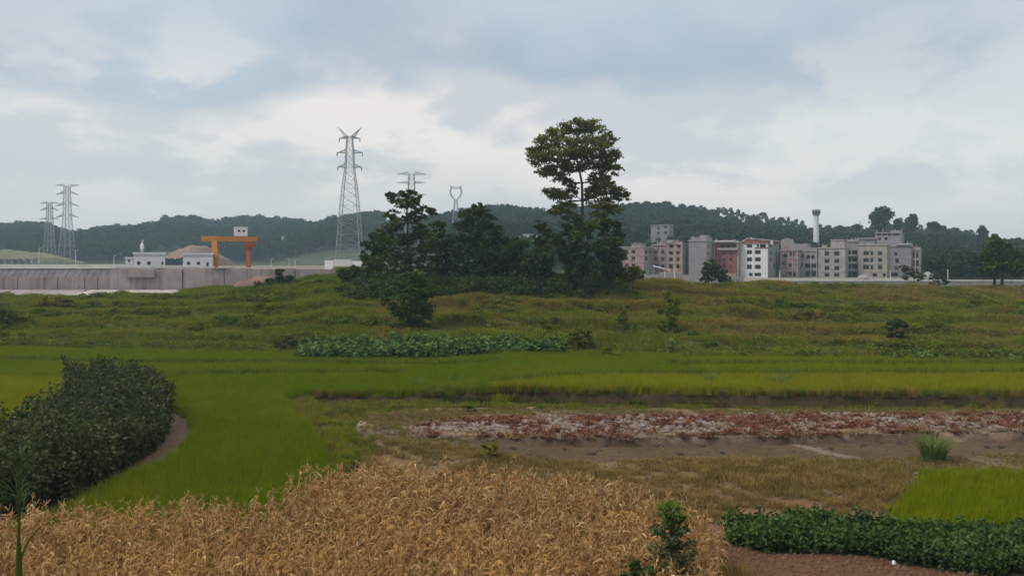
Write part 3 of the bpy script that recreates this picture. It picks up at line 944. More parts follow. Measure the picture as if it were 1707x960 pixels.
def mulberry(rg):
    V = []; Q = []; T = []; MI = []; nb = 0
    mb = MB()
    cen = []
    for i in range(9):
        a = rg.random() * 6.283; l = 1.25 + 1.25 * rg.random(); sx = .42 * math.cos(a) * rg.random(); sy = .42 * math.sin(a) * rg.random()
        for j in range(34):
            t = .10 + .9 * rg.random()
            cen.append((sx * (.2 + t) + rg.normal() * .085, sy * (.2 + t) + rg.normal() * .085, l * t))
    C = np.array(cen)
    V, Q = leaf_quads(C, .115, rg, flat=.15, elong=1.7)
    return fast_mesh('mulberry_bush', V, Q, M['mulberry'], tint=rg.random(len(C)) ** 2.2)


scatter('mulberry_plot', 'dense block of head high dark leafy mulberry shrubs at the left', 'shrubs', on_ground(x, y), np.stack([np.ones(len(x)), np.ones(len(x)), (.62 + .40 * fbm(x, y, 4.5, 94) + .45 * (R1.random(len(x)) ** 3) + .12 * fbm(x, y, 1.6, 93))], 1),
        [mulberry(R1) for _ in range(6)], 442)

# the mulched plot
x, y = sample(PLOT, .55, 451)
k = fbm(x, y, 1.5, 95) > .47
scatter('withered_plants', 'rows of withered red brown plants on the mulched plot', 'plants', on_ground(x[k], y[k]), np.stack([.9 + .5 * R1.random(k.sum())] * 2 + [.45 + .4 * R1.random(k.sum())], 1),
        [leafy(70, .34, .34, .075, R1, M['red_leaf'], elong=2.4) for _ in range(4)], 452)
x, y = sample(PLOT, .5, 453)
k = fbm(x, y, 1.6, 96) > .45
scatter('straw_litter', 'pale straw and dead stems strewn over the mulched plot', 'straw', on_ground(x[k], y[k]), .55 + .5 * R1.random(k.sum()),
        [tuft(36, .4, .16, .035, R1, M['straw'], 3.2) for _ in range(4)], 454)


def film_strips():
    """torn, crumpled sheets of mulch film pressed on the soil between the plants"""
    V = []; Q = []
    rg = np.random.default_rng(77)
    x, y = sample(PLOT, .50, 455)
    keep = (fbm(x, y, 2.6, 97) > .50) & (rg.random(len(x)) < .7) & inside(PLOT, x, y - .8) & inside(PLOT, x - .6, y) & inside(PLOT, x + .6, y)
    for cx, cy in zip(x[keep], y[keep]):
        L = .22 + .55 * rg.random() ** 2; w = .07 + .12 * rg.random(); nseg = 4; az_ = rg.normal() * .5
        b = len(V)
        for i in range(nseg + 1):
            t = i / nseg - .5
            for j in range(3):
                u = (j - 1)
                qx, qy = t * L + rg.normal() * .03, u * w * (1 - 1.2 * abs(t)) + rg.normal() * .03
                V.append((cx + qx * math.cos(az_) - qy * math.sin(az_), cy + qx * math.sin(az_) + qy * math.cos(az_), .02 + abs(rg.normal()) * .055 + (.08 if j == 1 else 0)))
        for i in range(nseg):
            for j in range(2):
                a = b + i * 3 + j
                Q.append((a, a + 1, a + 4, a + 3))
    V = np.array(V); V[:, 2] += height(V[:, 0], V[:, 1])
    return fast_mesh('mulch_film', V, np.array(Q), M['film'])


tag(link('mulch_film', film_strips()), 'torn whitish plastic mulch film between the withered plants', 'plastic film', kind='stuff')
ex = np.concatenate([np.arange(-7, 40, .3)] * 2)
ey = np.interp(ex, PLOT[[11, 10, 9, 8, 7], 0], PLOT[[11, 10, 9, 8, 7], 1]) + .45 + R1.normal(size=len(ex)) * .14
scatter('plot_edge_straw', 'fringe of pale dry grass on the front edge of the mulched plot', 'straw', on_ground(ex, ey), (.3 + .6 * R1.random(len(ex))),
        [tuft(30, .3, .24, .03, R1, m_, 1.6) for m_ in (M['straw'], M['dry_grass'], M['straw'])], 456)


# ---------------------------------------------------------------- dead corn
def corn_mesh(seed, cheap=False):
    rg = np.random.default_rng(seed)
    V = []; Q = []; T = []; MI = []
    hgt = 1.45 + .35 * rg.random()
    lean = rg.normal(size=2) * .10
    base = len(V)
    sd_ = 5
    for i in range(4):
        z = hgt * i / 3; r = .016 * (1 - .2 * i)
        for k in range(sd_):
            a = 6.283 * k / sd_
            V.append((lean[0] * z * z / hgt + r * math.cos(a), lean[1] * z * z / hgt + r * math.sin(a), z))
    for i in range(3):
        for k in range(sd_):
            a = base + i * sd_ + k; b = base + i * sd_ + (k + 1) % sd_
            Q.append((a, b, b + sd_, a + sd_)); T.append(.5); MI.append(1)
    nl = 18
    az = rg.random() * 6.283
    for i in range(nl):
        z0 = hgt * (.16 + .80 * i / nl); az += math.pi + rg.normal() * .55
        lank = rg.random() < .3
        L = (.34 + .28 * rg.random() + (.25 if lank else 0)) * (1.05 - .35 * i / nl); w = .045 + .034 * rg.random()
        rise = .20 + .35 * rg.random(); drop = .45 + .75 * rg.random()
        tt = rg.random() ** 2.0
        tw = rg.normal() * 2.4; curl = rg.normal() * 1.1
        seg = 6
        b = len(V)
        px_, py_, pz_ = lean[0] * z0 * z0 / hgt, lean[1] * z0 * z0 / hgt, z0
        ang = 1.15
        for s in range(seg + 1):
            t = s / seg
            a2 = az + curl * t
            ww = w * (1 - .92 * t ** 1.6) * (.75 if s == 0 else 1)
            tws = tw * t
            dx, dy = math.cos(a2), math.sin(a2)
            nx_, ny_, nz_ = -dy * math.cos(tws), dx * math.cos(tws), math.sin(tws)
            V.append((px_ - nx_ * ww / 2, py_ - ny_ * ww / 2, pz_ - nz_ * ww / 2)); V.append((px_ + nx_ * ww / 2, py_ + ny_ * ww / 2, pz_ + nz_ * ww / 2))
            st = L / seg
            px_ += dx * st * math.cos(ang); py_ += dy * st * math.cos(ang); pz_ += st * math.sin(ang)
            ang -= (ang + 1.35) * (.10 + .26 * drop) + rg.normal() * (.12 if lank else .35)
            pz_ = max(pz_, .03)
        for s in range(seg):
            a = b + 2 * s
            Q.append((a, a + 1, a + 3, a + 2)); T.append(min(1, max(0, tt + .25 * (s / seg - .3) + rg.normal() * .08))); MI.append(0)
    # husked ear, drooping
    for e in range(1 if rg.random() < .8 else 2):
        z0 = hgt * (.45 + .12 * e); a2 = rg.random() * 6.283; b = len(V)
        dx, dy = math.cos(a2), math.sin(a2)
        for s, (t, r) in enumerate(((0, .012), (.3, .034), (.7, .028), (1, .006))):
            cx_, cy_, cz_ = dx * (.03 + .12 * t) + lean[0] * z0 * z0 / hgt, dy * (.03 + .12 * t) + lean[1] * z0 * z0 / hgt, z0 - .04 - .17 * t
            for k in range(5):
                a = 6.283 * k / 5
                V.append((cx_ + r * math.cos(a) * -dy, cy_ + r * math.cos(a) * dx, cz_ + r * math.sin(a)))
        for s in range(3):
            for k in range(5):
                a = b + s * 5 + k; c = b + s * 5 + (k + 1) % 5
                Q.append((a, c, c + 5, a + 5)); T.append(.95); MI.append(0)
    # tassel
    tx, ty = lean[0] * hgt, lean[1] * hgt
    for k in range(4):
        a = rg.random() * 6.283; d = .05 + .10 * rg.random(); b = len(V); hh = .08 + .10 * rg.random(); w = .008
        V += [(tx - w, ty, hgt - .02), (tx + w, ty, hgt - .02), (tx + d * math.cos(a) + w, ty + d * math.sin(a), hgt + hh), (tx + d * math.cos(a) - w, ty + d * math.sin(a), hgt + hh)]
        Q.append((b, b + 1, b + 2, b + 3)); T.append(.4 + .4 * rg.random()); MI.append(0)
    return fast_mesh('corn_plant', np.array(V), np.array(Q), [M['corn'], M['corn_stalk']], midx=MI, tint=T)


corn_kinds = [corn_mesh(900 + i) for i in range(12)]
cx_, cy_ = sample(CORN, .34, 461, .8)
order = np.argsort(cy_ + 0.0 * cx_)
seen = (cy_ > 22.6) & (np.abs(cx_) < cy_ * .575)
idx = [i for i in order if seen[i]][:300]
first = set(idx)
rest = np.array([i for i in range(len(cx_)) if i not in first])
cz_ = height(cx_, cy_)
rr = random.Random(3)
for n_, i in enumerate(idx):
    o = link('corn_plant', corn_kinds[rr.randrange(12)], None, (cx_[i], cy_[i], cz_[i] - .02), (rr.gauss(0, .10), rr.gauss(0, .10), rr.random() * 6.28))
    s_ = .78 + .22 * rr.random() + .28 * float(fbm(cx_[i], cy_[i], 3, 66))
    o.scale = (s_, s_, s_)
    tag(o, 'dead brown corn plant with curled papery leaves in the front rows of the field', 'corn plant', 'dead corn plants in the front rows')
scatter('corn_field', 'mass of dead brown corn filling the field behind its front rows', 'corn', np.stack([cx_[rest], cy_[rest], cz_[rest] - .02], 1), .78 + .22 * R1.random(len(rest)) + .28 * fbm(cx_[rest], cy_[rest], 3, 66), corn_kinds, 462, tilt=.10)

# ---------------------------------------------------------------- forest on the hills


def forest_kind(seed, slim=1.0):
    rg = np.random.default_rng(seed)
    VV = []; QQ = []; nb = 0; TT = []
    for k in range(7):
        a = rg.random() * 6.283; r = 1.9 * slim * rg.random()
        c = (r * math.cos(a), r * math.sin(a), 3.4 + 3.8 * rg.random()); rad = (1.9 * slim, 1.9 * slim, 1.5)
        _, pc_ = clump_points(c, rad, 9, 70, rg)
        V, Q = leaf_quads(pc_, .85, rg, elong=1.3)
        VV.append(V); QQ.append(Q + nb); nb += len(V); TT.append(rg.random(70))
    t = MB().tube([(0, 0, -1), (0, 0, 5)], [.22, .12], 4)
    Vt = np.array(t.v); Qt = np.array([f for f in t.f if len(f) == 4][:4])
    VV.append(Vt); QQ.append(Qt + nb); TT.append(np.zeros(4))
    Q = np.concatenate(QQ); mi = np.zeros(len(Q), int); mi[-4:] = 1
    return fast_mesh('forest_tree', np.concatenate(VV), Q, [M['forest'], M['bark']], midx=mi, tint=np.concatenate(TT))


# zones kept clear of trees, in photo columns: (px0, px1, d0, d1)
CLEAR = [(455, 515, 700, 800), (1075, 1130, 395, 455), (1345, 1375, 395, 452), (1455, 1510, 330, 392), (1560, 1610, 500, 560), (860, 925, 395, 470), (275, 300, 830, 900), (260, 345, 600, 690)]


def forest_points():
    rg = np.random.default_rng(555)
    pts = []
    for step, d0, d1 in ((5.6, 226, 760), (6.6, 655, 1060)):
        Y, T = [], []
        y_ = d0
        while y_ < d1:
            xs_ = np.arange(-.72 * y_, .72 * y_, step)
            xs_ = xs_ + rg.uniform(-.5, .5, len(xs_)) * step
            yy = y_ + rg.uniform(-.5, .5, len(xs_)) * step
            p = CX + F * xs_ / yy
            foot_ = np.interp(p, [-500, 560, 700, 850, 1535, 1555], [641, 641, 420, 338, 338, 228])
            top_ = np.interp(p, [0, 560, 850, 1180, 1195, 1335, 1350, 1400, 1800], [1045, 1010, 745, 740, 668, 640, 690, 685, 685])
            k_ = (yy > foot_) & (yy < top_)
            if d0 == 226: k_ &= (p > 640)
            else: k_ &= (p <= 640)
            for a0, a1, b0, b1 in CLEAR: k_ &= ~((p > a0) & (p < a1) & (yy > b0) & (yy < b1))
            pts.append(np.stack([xs_[k_], yy[k_]], 1))
            y_ += step
    P = np.concatenate(pts)
    return P[:, 0], P[:, 1]


x, y = forest_points()
hs = .75 + .5 * R1.random(len(x)) + .5 * (fbm(x, y, 40, 99) - .5)
hs = hs * np.where(y > 640, 1.15, .95)
scatter('forest', 'hazy dark green woodland covering the hills behind the village and the pylons', 'forest',
        np.stack([x, y, height(x, y) - .5], 1), hs, [forest_kind(700 + i, s_) for i, s_ in enumerate((1, 1.1, .8, .95, .7, 1.15))], 701, tilt=.03)

# ---------------------------------------------------------------- the trees on the mound
D0 = 118.0
px_tree('tall_tree', 'tallest tree on the mound, with a domed crown high above a bare forked trunk', 'tree', 972, 466, D0,
        [(898, 262, 22, 13), (890, 250, 12, 8), (915, 240, 22, 14), (935, 219, 20, 13), (960, 212, 18, 12), (988, 214, 20, 13), (1010, 232, 18, 13), (1018, 258, 17, 11), (1020, 282, 15, 9),
         (945, 252, 28, 17, -1.6), (978, 248, 28, 17, -1.8), (1000, 268, 22, 14, 1.2), (925, 276, 20, 11), (958, 275, 22, 11, 1.5), (908, 288, 15, 8), (934, 296, 15, 7), (1000, 296, 17, 9),
         (918, 322, 17, 8), (936, 330, 17, 9), (953, 316, 12, 7), (1003, 306, 14, 8), (986, 312, 14, 7), (1018, 300, 10, 7), (950, 304, 12, 6), (945, 346, 20, 9), (990, 322, 16, 9), (1012, 315, 17, 9), (1030, 323, 16, 9), (1040, 330, 9, 7), (1003, 340, 20, 10), (925, 350, 14, 7),
         (1020, 350, 15, 8), (1000, 362, 14, 9), (955, 364, 14, 8), (985, 380, 12, 9)],
        .25, M['tree_top'], 21, .80, r0=.27, trunk_px=[(968, 468), (971, 420), (970, 375), (971, 335), (970, 305), (966, 285), (962, 265)],
        sub=.42)
GRP = 'dark trees crowding the mound'


def blob(cx, y0, y1, w, n, seed):
    """clump list filling an uneven upright crown"""
    rg = random.Random(seed); out = []
    for i in range(n):
        t = (i + .5) / n
        y = y1 + (y0 - y1) * t
        ww = w * (math.sin(math.pi * (0.12 + .78 * (1 - t))) ** .55)
        rx = (8 + 7 * rg.random()) * (1.15 - .45 * t)
        out.append((cx + rg.uniform(-1, 1) * max(0, ww - rx * .6), y, rx, rx * .8))
    return out


px_tree('slender_tree', 'slender tree at the mound left, small tufted top above a leafy column', 'tree', 681, 462, 121,
        [(661, 330, 15, 8), (652, 326, 8, 6), (677, 322, 13, 6), (690, 327, 14, 8), (700, 332, 9, 6), (672, 340, 16, 8), (688, 342, 12, 7), (708, 350, 15, 7), (722, 353, 9, 5), (655, 356, 12, 8), (690, 362, 16, 9), (668, 372, 18, 10), (650, 385, 18, 12), (700, 385, 18, 12), (728, 378, 14, 10),
         (640, 402, 18, 12), (675, 400, 18, 12), (715, 405, 20, 14), (650, 425, 22, 14), (690, 425, 22, 14), (630, 440, 18, 14), (668, 448, 22, 13), (712, 440, 20, 14)],
        .30, M['tree'], 22, .66, r0=.22, trunk_px=[(683, 466), (682, 430), (679, 395), (680, 365), (676, 335)])
px_tree('conical_tree', 'broad dark tree with a pointed top in the middle of the mound', 'tree', 800, 466, 122,
        [(795, 343, 9, 7), (790, 352, 14, 8), (806, 354, 12, 7), (780, 362, 16, 9), (812, 366, 14, 9), (797, 372, 20, 12), (770, 378, 14, 9), (824, 384, 15, 10), (782, 392, 22, 14), (808, 398, 24, 15), (765, 402, 16, 12), (834, 404, 15, 12),
         (775, 420, 22, 15), (805, 424, 26, 16), (838, 424, 18, 14), (768, 442, 20, 14), (800, 448, 26, 15), (835, 446, 22, 15)], .32, M['tree_dark'], 23, .8, r0=.3)
for i, (cx, top, w, d, m_, lb) in enumerate((
        (622, 392, 20, 124, 'tree_dark', 'low dark tree at the left end of the mound beside the pylon foot'),
        (742, 388, 24, 124, 'tree', 'round dark tree between the slender tree and the conical tree'),
        (862, 402, 26, 120, 'tree_dark', 'low rounded tree just right of the conical tree'),
        (905, 372, 20, 125, 'tree', 'thin topped tree with sparse crown left of the tallest trunk'),
        (898, 418, 30, 117, 'tree_dark', 'squat dense tree in the gap before the tallest trunk'),
        (950, 366, 32, 115.5, 'tree_dark', 'dark leafy tree wrapping the left of the tallest trunk'),
        (1008, 368, 32, 120.5, 'tree_dark', 'dark leafy tree wrapping the right of the tallest trunk'),
        (978, 378, 30, 114.5, 'tree_dark', 'densest dark tree right in front of the tallest trunk'),
        (1022, 398, 16, 116, 'tree_dark', 'short dark tree at the right end of the mound clump'))):
    px_tree('mound_tree', lb, 'tree', cx, 466, d, blob(cx, top, 455, w, (22 if w > 30 else 14) if top < 400 else 11, 30 + i), .32, M[m_], 40 + i, .8, GRP, r0=.26)
px_tree('thicket_bush', 'pale green rounded bush at the right foot of the dark mound trees', 'bush', 1054, 474, 117, [(1046, 452, 11, 8), (1058, 450, 11, 9), (1066, 458, 9, 7), (1050, 462, 12, 8), (1038, 458, 9, 8)], .32, M['weed'], 60, .9, r0=.08)
px_tree('thicket_bush', 'dark scrubby bush over the wall end at the left of the mound', 'bush', 588, 470, 127, [(575, 455, 12, 8), (592, 452, 14, 9), (606, 458, 11, 8), (582, 463, 14, 7)], .32, M['tree_dark'], 61, .9, r0=.08)
# undergrowth beneath the mound trees
x, y = sample(np.array([(-22.5, 113.5), (15.2, 113.5), (16, 126), (-24, 128)]), 1.1, 471)
scatter('undergrowth', 'dark tangled undergrowth beneath the mound trees', 'undergrowth', on_ground(x, y), np.stack([.8 + .3 * R1.random(len(x))] * 2 + [(.55 + .9 * fbm(x, y, 5, 98)) * np.clip((17 - x) / 5, .3, 1) * np.clip((x + 23) / 4, .3, 1)], 1),
        [leafy(120, .9, 1.5, .26, R1, M['tree_dark']) for _ in range(4)], 472)
px_tree('front_tree', 'bushy green tree lower down the slope in front of the slender tree', 'tree', 684, 565, 97,
        [(690, 462, 18, 11), (672, 468, 16, 10), (704, 476, 16, 11), (664, 484, 15, 11), (688, 486, 22, 14), (712, 492, 13, 10), (675, 504, 22, 14), (702, 508, 20, 13), (660, 512, 12, 10), (684, 526, 24, 13), (712, 524, 12, 9), (672, 542, 20, 11), (700, 542, 18, 11), (640, 500, 9, 7), (688, 552, 20, 9)],
        .30, M['bright_tree'], 24, .62, r0=.16)
# shrubs on the slope
for i, (nm, lb, cx, pb, d, cl, leaf_, mt, dn) in enumerate((
        ('slope_shrub', 'tall wispy shrub on the slope above the white stalked plant', 1115, 560, 93, [(1112, 495, 10, 9), (1118, 506, 13, 9), (1108, 518, 11, 9), (1122, 522, 12, 9), (1114, 536, 13, 9), (1126, 545, 12, 8), (1106, 548, 10, 8)], .20, 'weed', .40),
        ('slope_shrub', 'round dark shrub on the right of the slope spreading at its foot', 1494, 572, 92, [(1490, 540, 12, 8), (1502, 546, 11, 9), (1484, 552, 11, 8), (1498, 560, 14, 7)], .20, 'tree_dark', .9),
        ('slope_shrub', 'low spreading dark shrub at the foot of the round right shrub', 1508, 590, 88, [(1490, 578, 16, 7), (1512, 580, 18, 7), (1532, 584, 12, 5), (1470, 584, 10, 5)], .20, 'tree_dark', .9),
        ('slope_shrub', 'hazy olive shrub on the slope left of the tall wispy shrub', 1040, 566, 93, [(1040, 515, 9, 8), (1036, 530, 11, 9), (1048, 540, 12, 9), (1034, 548, 12, 8), (1052, 556, 12, 7)], .20, 'weed', .45),
        ('slope_shrub', 'dark low shrub right above the end of the vegetable strip', 966, 584, 88, [(958, 560, 13, 8), (972, 554, 11, 8), (980, 566, 13, 8), (962, 574, 14, 7)], .20, 'weed', .8),
        ('slope_shrub', 'dark low shrub above the left end of the vegetable strip', 488, 584, 91, [(470, 573, 12, 6), (486, 568, 13, 7), (502, 573, 12, 6)], .20, 'tree_dark', .8),
        ('slope_shrub', 'reddish topped bush in front of the concrete wall', 466, 494, 136, [(458, 470, 14, 8), (466, 456, 9, 8), (478, 466, 12, 8), (440, 477, 15, 7), (492, 476, 18, 7), (420, 482, 13, 5), (516, 472, 18, 6), (470, 474, 16, 8)], .30, 'tree_dark', .9),
        ('slope_shrub', 'brown green mound of brush at the far left below the wall', 92, 518, 128, [(70, 508, 14, 7), (88, 500, 16, 8), (106, 504, 14, 8), (52, 514, 12, 6), (122, 510, 10, 6)], .26, 'slope_grass', .9),
        ('slope_shrub', 'dark brush cut off by the left edge of the view', 12, 535, 112, [(0, 522, 14, 9), (18, 524, 12, 7), (30, 530, 10, 5)], .24, 'weed', .9),
        ('slope_shrub', 'small dark bush standing on the path behind the mulched plot', 783, 696, 56.5, [(782, 682, 7, 6), (788, 688, 7, 5), (778, 690, 7, 4)], .10, 'tree_dark', .9),
        ('slope_shrub', 'straggly olive bush at the left end of the bare mud', 815, 782, 43, [(806, 748, 10, 8), (824, 742, 10, 8), (816, 757, 16, 10), (798, 766, 12, 7), (834, 763, 12, 9), (818, 772, 18, 7)], .12, 'slope_grass', .6),
        ('slope_shrub', 'grey green bush between the corn corner and the rice', 484, 830, 38, [(476, 822, 10, 8), (490, 818, 11, 9), (498, 826, 9, 7), (482, 832, 12, 6)], .10, 'weed', .9),
        ('slope_shrub', 'small yellow green bush by the right end of the vegetable strip', 1018, 602, 81, [(1010, 584, 8, 6), (1022, 580, 9, 7), (1016, 592, 12, 6)], .16, 'rice_bright', .6),
        ('slope_shrub', 'green tuft of weeds in the path hollow beside the mud', 770, 756, 46, [(762, 748, 10, 4), (780, 749, 10, 4)], .10, 'slope_green', .9),
        )):
    px_tree(nm, lb, 'shrub', cx, pb, d, cl, leaf_, M[mt], 80 + i, dn, 'scattered shrubs', r0=.05)
# right hand trees
px_tree('twin_trunk_tree', 'bright green tree on two pale bare trunks at the right edge', 'tree', 1664, 486, 150,
        [(1660, 402, 12, 8), (1650, 412, 13, 9), (1672, 410, 13, 9), (1642, 424, 12, 8), (1662, 424, 18, 11), (1682, 422, 13, 9), (1694, 436, 12, 8), (1648, 440, 16, 9), (1672, 442, 18, 10), (1640, 452, 10, 6), (1690, 452, 12, 6), (1706, 446, 12, 8), (1718, 430, 14, 9), (1715, 415, 12, 8), (1658, 456, 10, 5), (1700, 458, 10, 4)],
        .42, M['bright_tree'], 110, .60, r0=.26, trunk_px=[(1657, 486), (1658, 465), (1660, 440), (1660, 415)], trunks_px=[[(1669, 486), (1671, 462), (1674, 440), (1676, 420)]])
for i, (nm, lb, cx, pb, d, cl, mt, r_, dn) in enumerate((
        ('roadside_tree', 'taller of the two small dark trees before the red brick house', 1186, 474, 165, [(1184, 440, 9, 7), (1192, 448, 10, 8), (1178, 452, 9, 7), (1188, 460, 13, 8), (1176, 466, 9, 5)], 'tree_dark', .12, .8),
        ('roadside_tree', 'shorter of the two small dark trees before the red brick house', 1206, 474, 165, [(1206, 456, 8, 7), (1210, 465, 8, 7), (1202, 468, 9, 6), (1216, 470, 7, 4)], 'tree_dark', .10, .8),
        ('roadside_tree', 'leaning sparse tree left of the round hut by the long wall', 1524, 482, 178, [(1506, 446, 8, 5), (1516, 452, 10, 6), (1528, 458, 11, 6), (1534, 464, 8, 4), (1510, 462, 6, 4)], 'tree', .12, .45),
        ('roadside_tree', 'sparse low tree just right of the round hut by the long wall', 1562, 484, 178, [(1556, 458, 8, 4), (1564, 466, 11, 5), (1556, 474, 9, 4), (1572, 470, 7, 4)], 'tree', .12, .45),
        )):
    px_tree(nm, lb, 'tree', cx, pb, d, cl, .32, M[mt], 120 + i, dn, 'small trees along the long wall', r0=r_)

# trees that stand out on the skyline
SKY = 'single trees on the skyline'
for i, (px, pt, hw, hh, d, lb) in enumerate((
        (1472, 345, 21, 24, 470, 'tallest skyline tree with billowing crown above the village'),
        (1500, 364, 12, 13, 500, 'narrow skyline tree just right of the tallest one'),
        (1521, 357, 11, 17, 500, 'pointed skyline tree right of the village roofs'),
        (1512, 370, 10, 10, 480, 'low round tree between the two pointed skyline trees'),
        (1556, 370, 12, 10, 520, 'rounded skyline tree above the hillside house'),
        (1572, 376, 6, 6, 540, 'small skyline tree right of the rounded one'),
        (1401, 376, 6, 5, 560, 'small flat topped skyline tree right of the water tower'),
        (1430, 374, 8, 6, 560, 'low spreading skyline tree left of the tallest one'),
        (1636, 377, 9, 7, 470, 'windswept skyline tree with an open crown near the right edge'),
        (1640, 384, 10, 8, 470, 'lower companion of the windswept skyline tree'),
        (1659, 390, 6, 6, 470, 'small round skyline tree above the twin trunk tree'),
        (1697, 397, 9, 9, 470, 'skyline tree cut by the right edge of the view'))):
    rg = random.Random(200 + i)
    cl = [(px, pt + hh * .25, hw * .5, hh * .28)] + [(px + rg.uniform(-.6, .6) * hw, pt + hh * rg.uniform(.35, 1.5), hw * rg.uniform(.35, .5), hh * .30) for _ in range(13)]
    zt = H - (pt + 2.2 * hh - HY) * d / F
    px_tree('skyline_tree', lb, 'tree', px, 395, d, cl, 1.0, M['forest'], 210 + i, .7, SKY, r0=.35, zb=min(gz((px - CX) * d / F, d) - .3, zt))
rg = random.Random(9)
ORD = 'first second third fourth fifth sixth seventh eighth ninth tenth eleventh twelfth thirteenth fourteenth fifteenth sixteenth seventeenth eighteenth nineteenth twentieth'.split()
ORD += ['twenty-' + o_ for o_ in ORD[:9]] + ['thirtieth'] + ['thirty-' + o_ for o_ in ORD[:4]]
for i in range(34):
    px = 1196 + i * 4.4 + rg.uniform(-1.5, 1.5)
    d = 690 - i * 1.2
    x_ = (px - CX) * d / F; z_ = gz(x_, d)
    yt = HY - (z_ + 12 + rg.uniform(-1.5, 2.5) - H) * F / d
    yb = HY - (z_ - H) * F / d
    cl = [(px, yt + 2, 2.6, 2.0), (px + rg.uniform(-1, 1), yt + 5.5, 3.4, 2.2), (px + rg.uniform(-1.4, 1.4), yt + 9, 3.2, 2.0)]
    px_tree('ridge_tree', ORD[i] + ' thin pale tree from the left in the open row on the ridge', 'tree', px, yb, d, cl, 1.0, M['pine'], 260 + i, .55, 'open row of thin trees on the ridge', r0=.16)


# ---------------------------------------------------------------- plants with their own shape
def blade_strip(V, Q, T, p0, az, L, w, ang0, drop, t, seg=6):
    b = len(V); px_, py_, pz_ = p0; ang = ang0
    for s in range(seg + 1):
        u = s / seg; ww = w * (1 - u ** 1.5 * .95); dx, dy = math.cos(az), math.sin(az)
        V.append((px_ + dy * ww / 2, py_ - dx * ww / 2, pz_)); V.append((px_ - dy * ww / 2, py_ + dx * ww / 2, pz_))
        st = L / seg; px_ += dx * st * math.cos(ang); py_ += dy * st * math.cos(ang); pz_ += st * math.sin(ang); ang -= drop / seg
    for s in range(seg):
        a = b + 2 * s; Q.append((a, a + 1, a + 3, a + 2)); T.append(t)


def reed():
    d = 10.0
    x_ = (38 - CX) / F * d; z0 = gz(x_, d)
    root = empty('tall_reed', (x_, d, z0)); tag(root, 'single tall green reed with a feathery head rising at the left edge', 'reed')
    top = H - (760 - HY) / F * d - z0
    b = MB(); pts = [(0.02 * math.sin(k * .9) - .04 * k / 8, 0, top * z_) for k, z_ in enumerate((0, .15, .3, .45, .6, .72, .80, .9, 1.0))]
    b.tube(pts, [.055, .053, .051, .049, .046, .040, .018, .010, .006], 6)
    b.build('stalk', M['reed'], root, smooth=True)
    V = []; Q = []; T = []; rg = random.Random(4)
    for k in range(90):
        z = top * (.84 + .16 * rg.random())
        blade_strip(V, Q, T, (-.04 + rg.gauss(0, .01), rg.gauss(0, .01), z), rg.random() * 6.28, .30 + .25 * rg.random(), .012, 1.25, 1.2 + rg.random(), rg.random())
    link('plume', fast_mesh('plume', V, Q, M['plume'], tint=T), root)
    for k in range(3):
        V = []; Q = []; T = []
        blade_strip(V, Q, T, (pts[3 + k][0], 0, pts[3 + k][2]), 1.6 + 2.2 * k, 1.0, .05, 1.35, 1.3, .5, 8)
        link('leaf', fast_mesh('leaf', V, Q, M['reed'], tint=T), root)


M['reed'] = mat_leaf('reed_leaf', (0.10, 0.15, 0.02), (0.14, 0.19, 0.03), None, .25)
M['plume'] = mat_leaf('reed_plume', (0.09, 0.13, 0.05), (0.15, 0.19, 0.09), None, .3)
reed()


def sapling():
    d = 24.2; cx = 1120
    x_ = (cx - CX) / F * d; z0 = gz(x_, d)
    root = empty('sapling', (x_, d, z0)); tag(root, 'young leafy sapling at the right edge of the corn, brighter at its tip', 'sapling')
    top = H - (838 - HY) / F * d - z0
    b = MB(); b.tube([(0, 0, -.1), (.02, 0, top * .35), (-.03, 0, top * .7), (0, 0, top * .96)], [.032, .026, .018, .008], 6)
    rg = np.random.default_rng(31)
    C = []; 
    for k in range(26):
        t = .22 + .76 * k / 26; a = k * 2.4; L = .80 * (1 - t) ** .6 + .16
        p1 = Vector((L * math.cos(a), L * math.sin(a), top * t + L * .35))
        b.tube([(0, 0, top * t), tuple(p1)], [.010, .004], 3)
        for q in range(64):
            u = .15 + .8 * rg.random()
            C.append((p1.x * u + rg.normal() * .09, p1.y * u + rg.normal() * .09, top * t + (p1.z - top * t) * u + rg.normal() * .07))
    b.build('stem', M['bark'], root)
    C = np.array(C)
    V, Q = leaf_quads(C, .075, rg, flat=.7, elong=2.2)
    hi = np.clip((C[:, 2] / top - .72) * 4, 0, 1)
    me = fast_mesh('foliage', V, Q, [M['sap_low'], M['sap_top']], midx=(rg.random(len(C)) < hi).astype(int), tint=rg.random(len(C)))
    link('foliage', me, root)


M['sap_low'] = mat_leaf('sapling_leaf', (0.050, 0.078, 0.025), (0.13, 0.16, 0.075), None, .25)
M['sap_top'] = mat_leaf('sapling_tip_leaf', (0.07, 0.14, 0.015), (0.11, 0.20, 0.03), None, .3)
sapling()
px_tree('corner_bush', 'low dark green bush in the corn left of the sapling foot', 'bush', 1065, 990, 22.5, [(1062, 946, 16, 12), (1078, 952, 14, 10), (1050, 958, 14, 10), (1068, 966, 22, 14)], .09, M['crop'], 71, .7, r0=.02)
x, y = sample(np.array([(5.0, 19), (7.0, 21), (7.0, 27.3), (6.2, 27.5), (5.2, 24)]), .3, 481)
scatter('yellow_weeds', 'ochre dried grass in the corner between corn and red soil', 'grass', on_ground(x, y), .6 + .6 * R1.random(len(x)), [tuft(60, .3, .55, .022, R1, M['dry_grass'], .8) for _ in range(3)], 482)

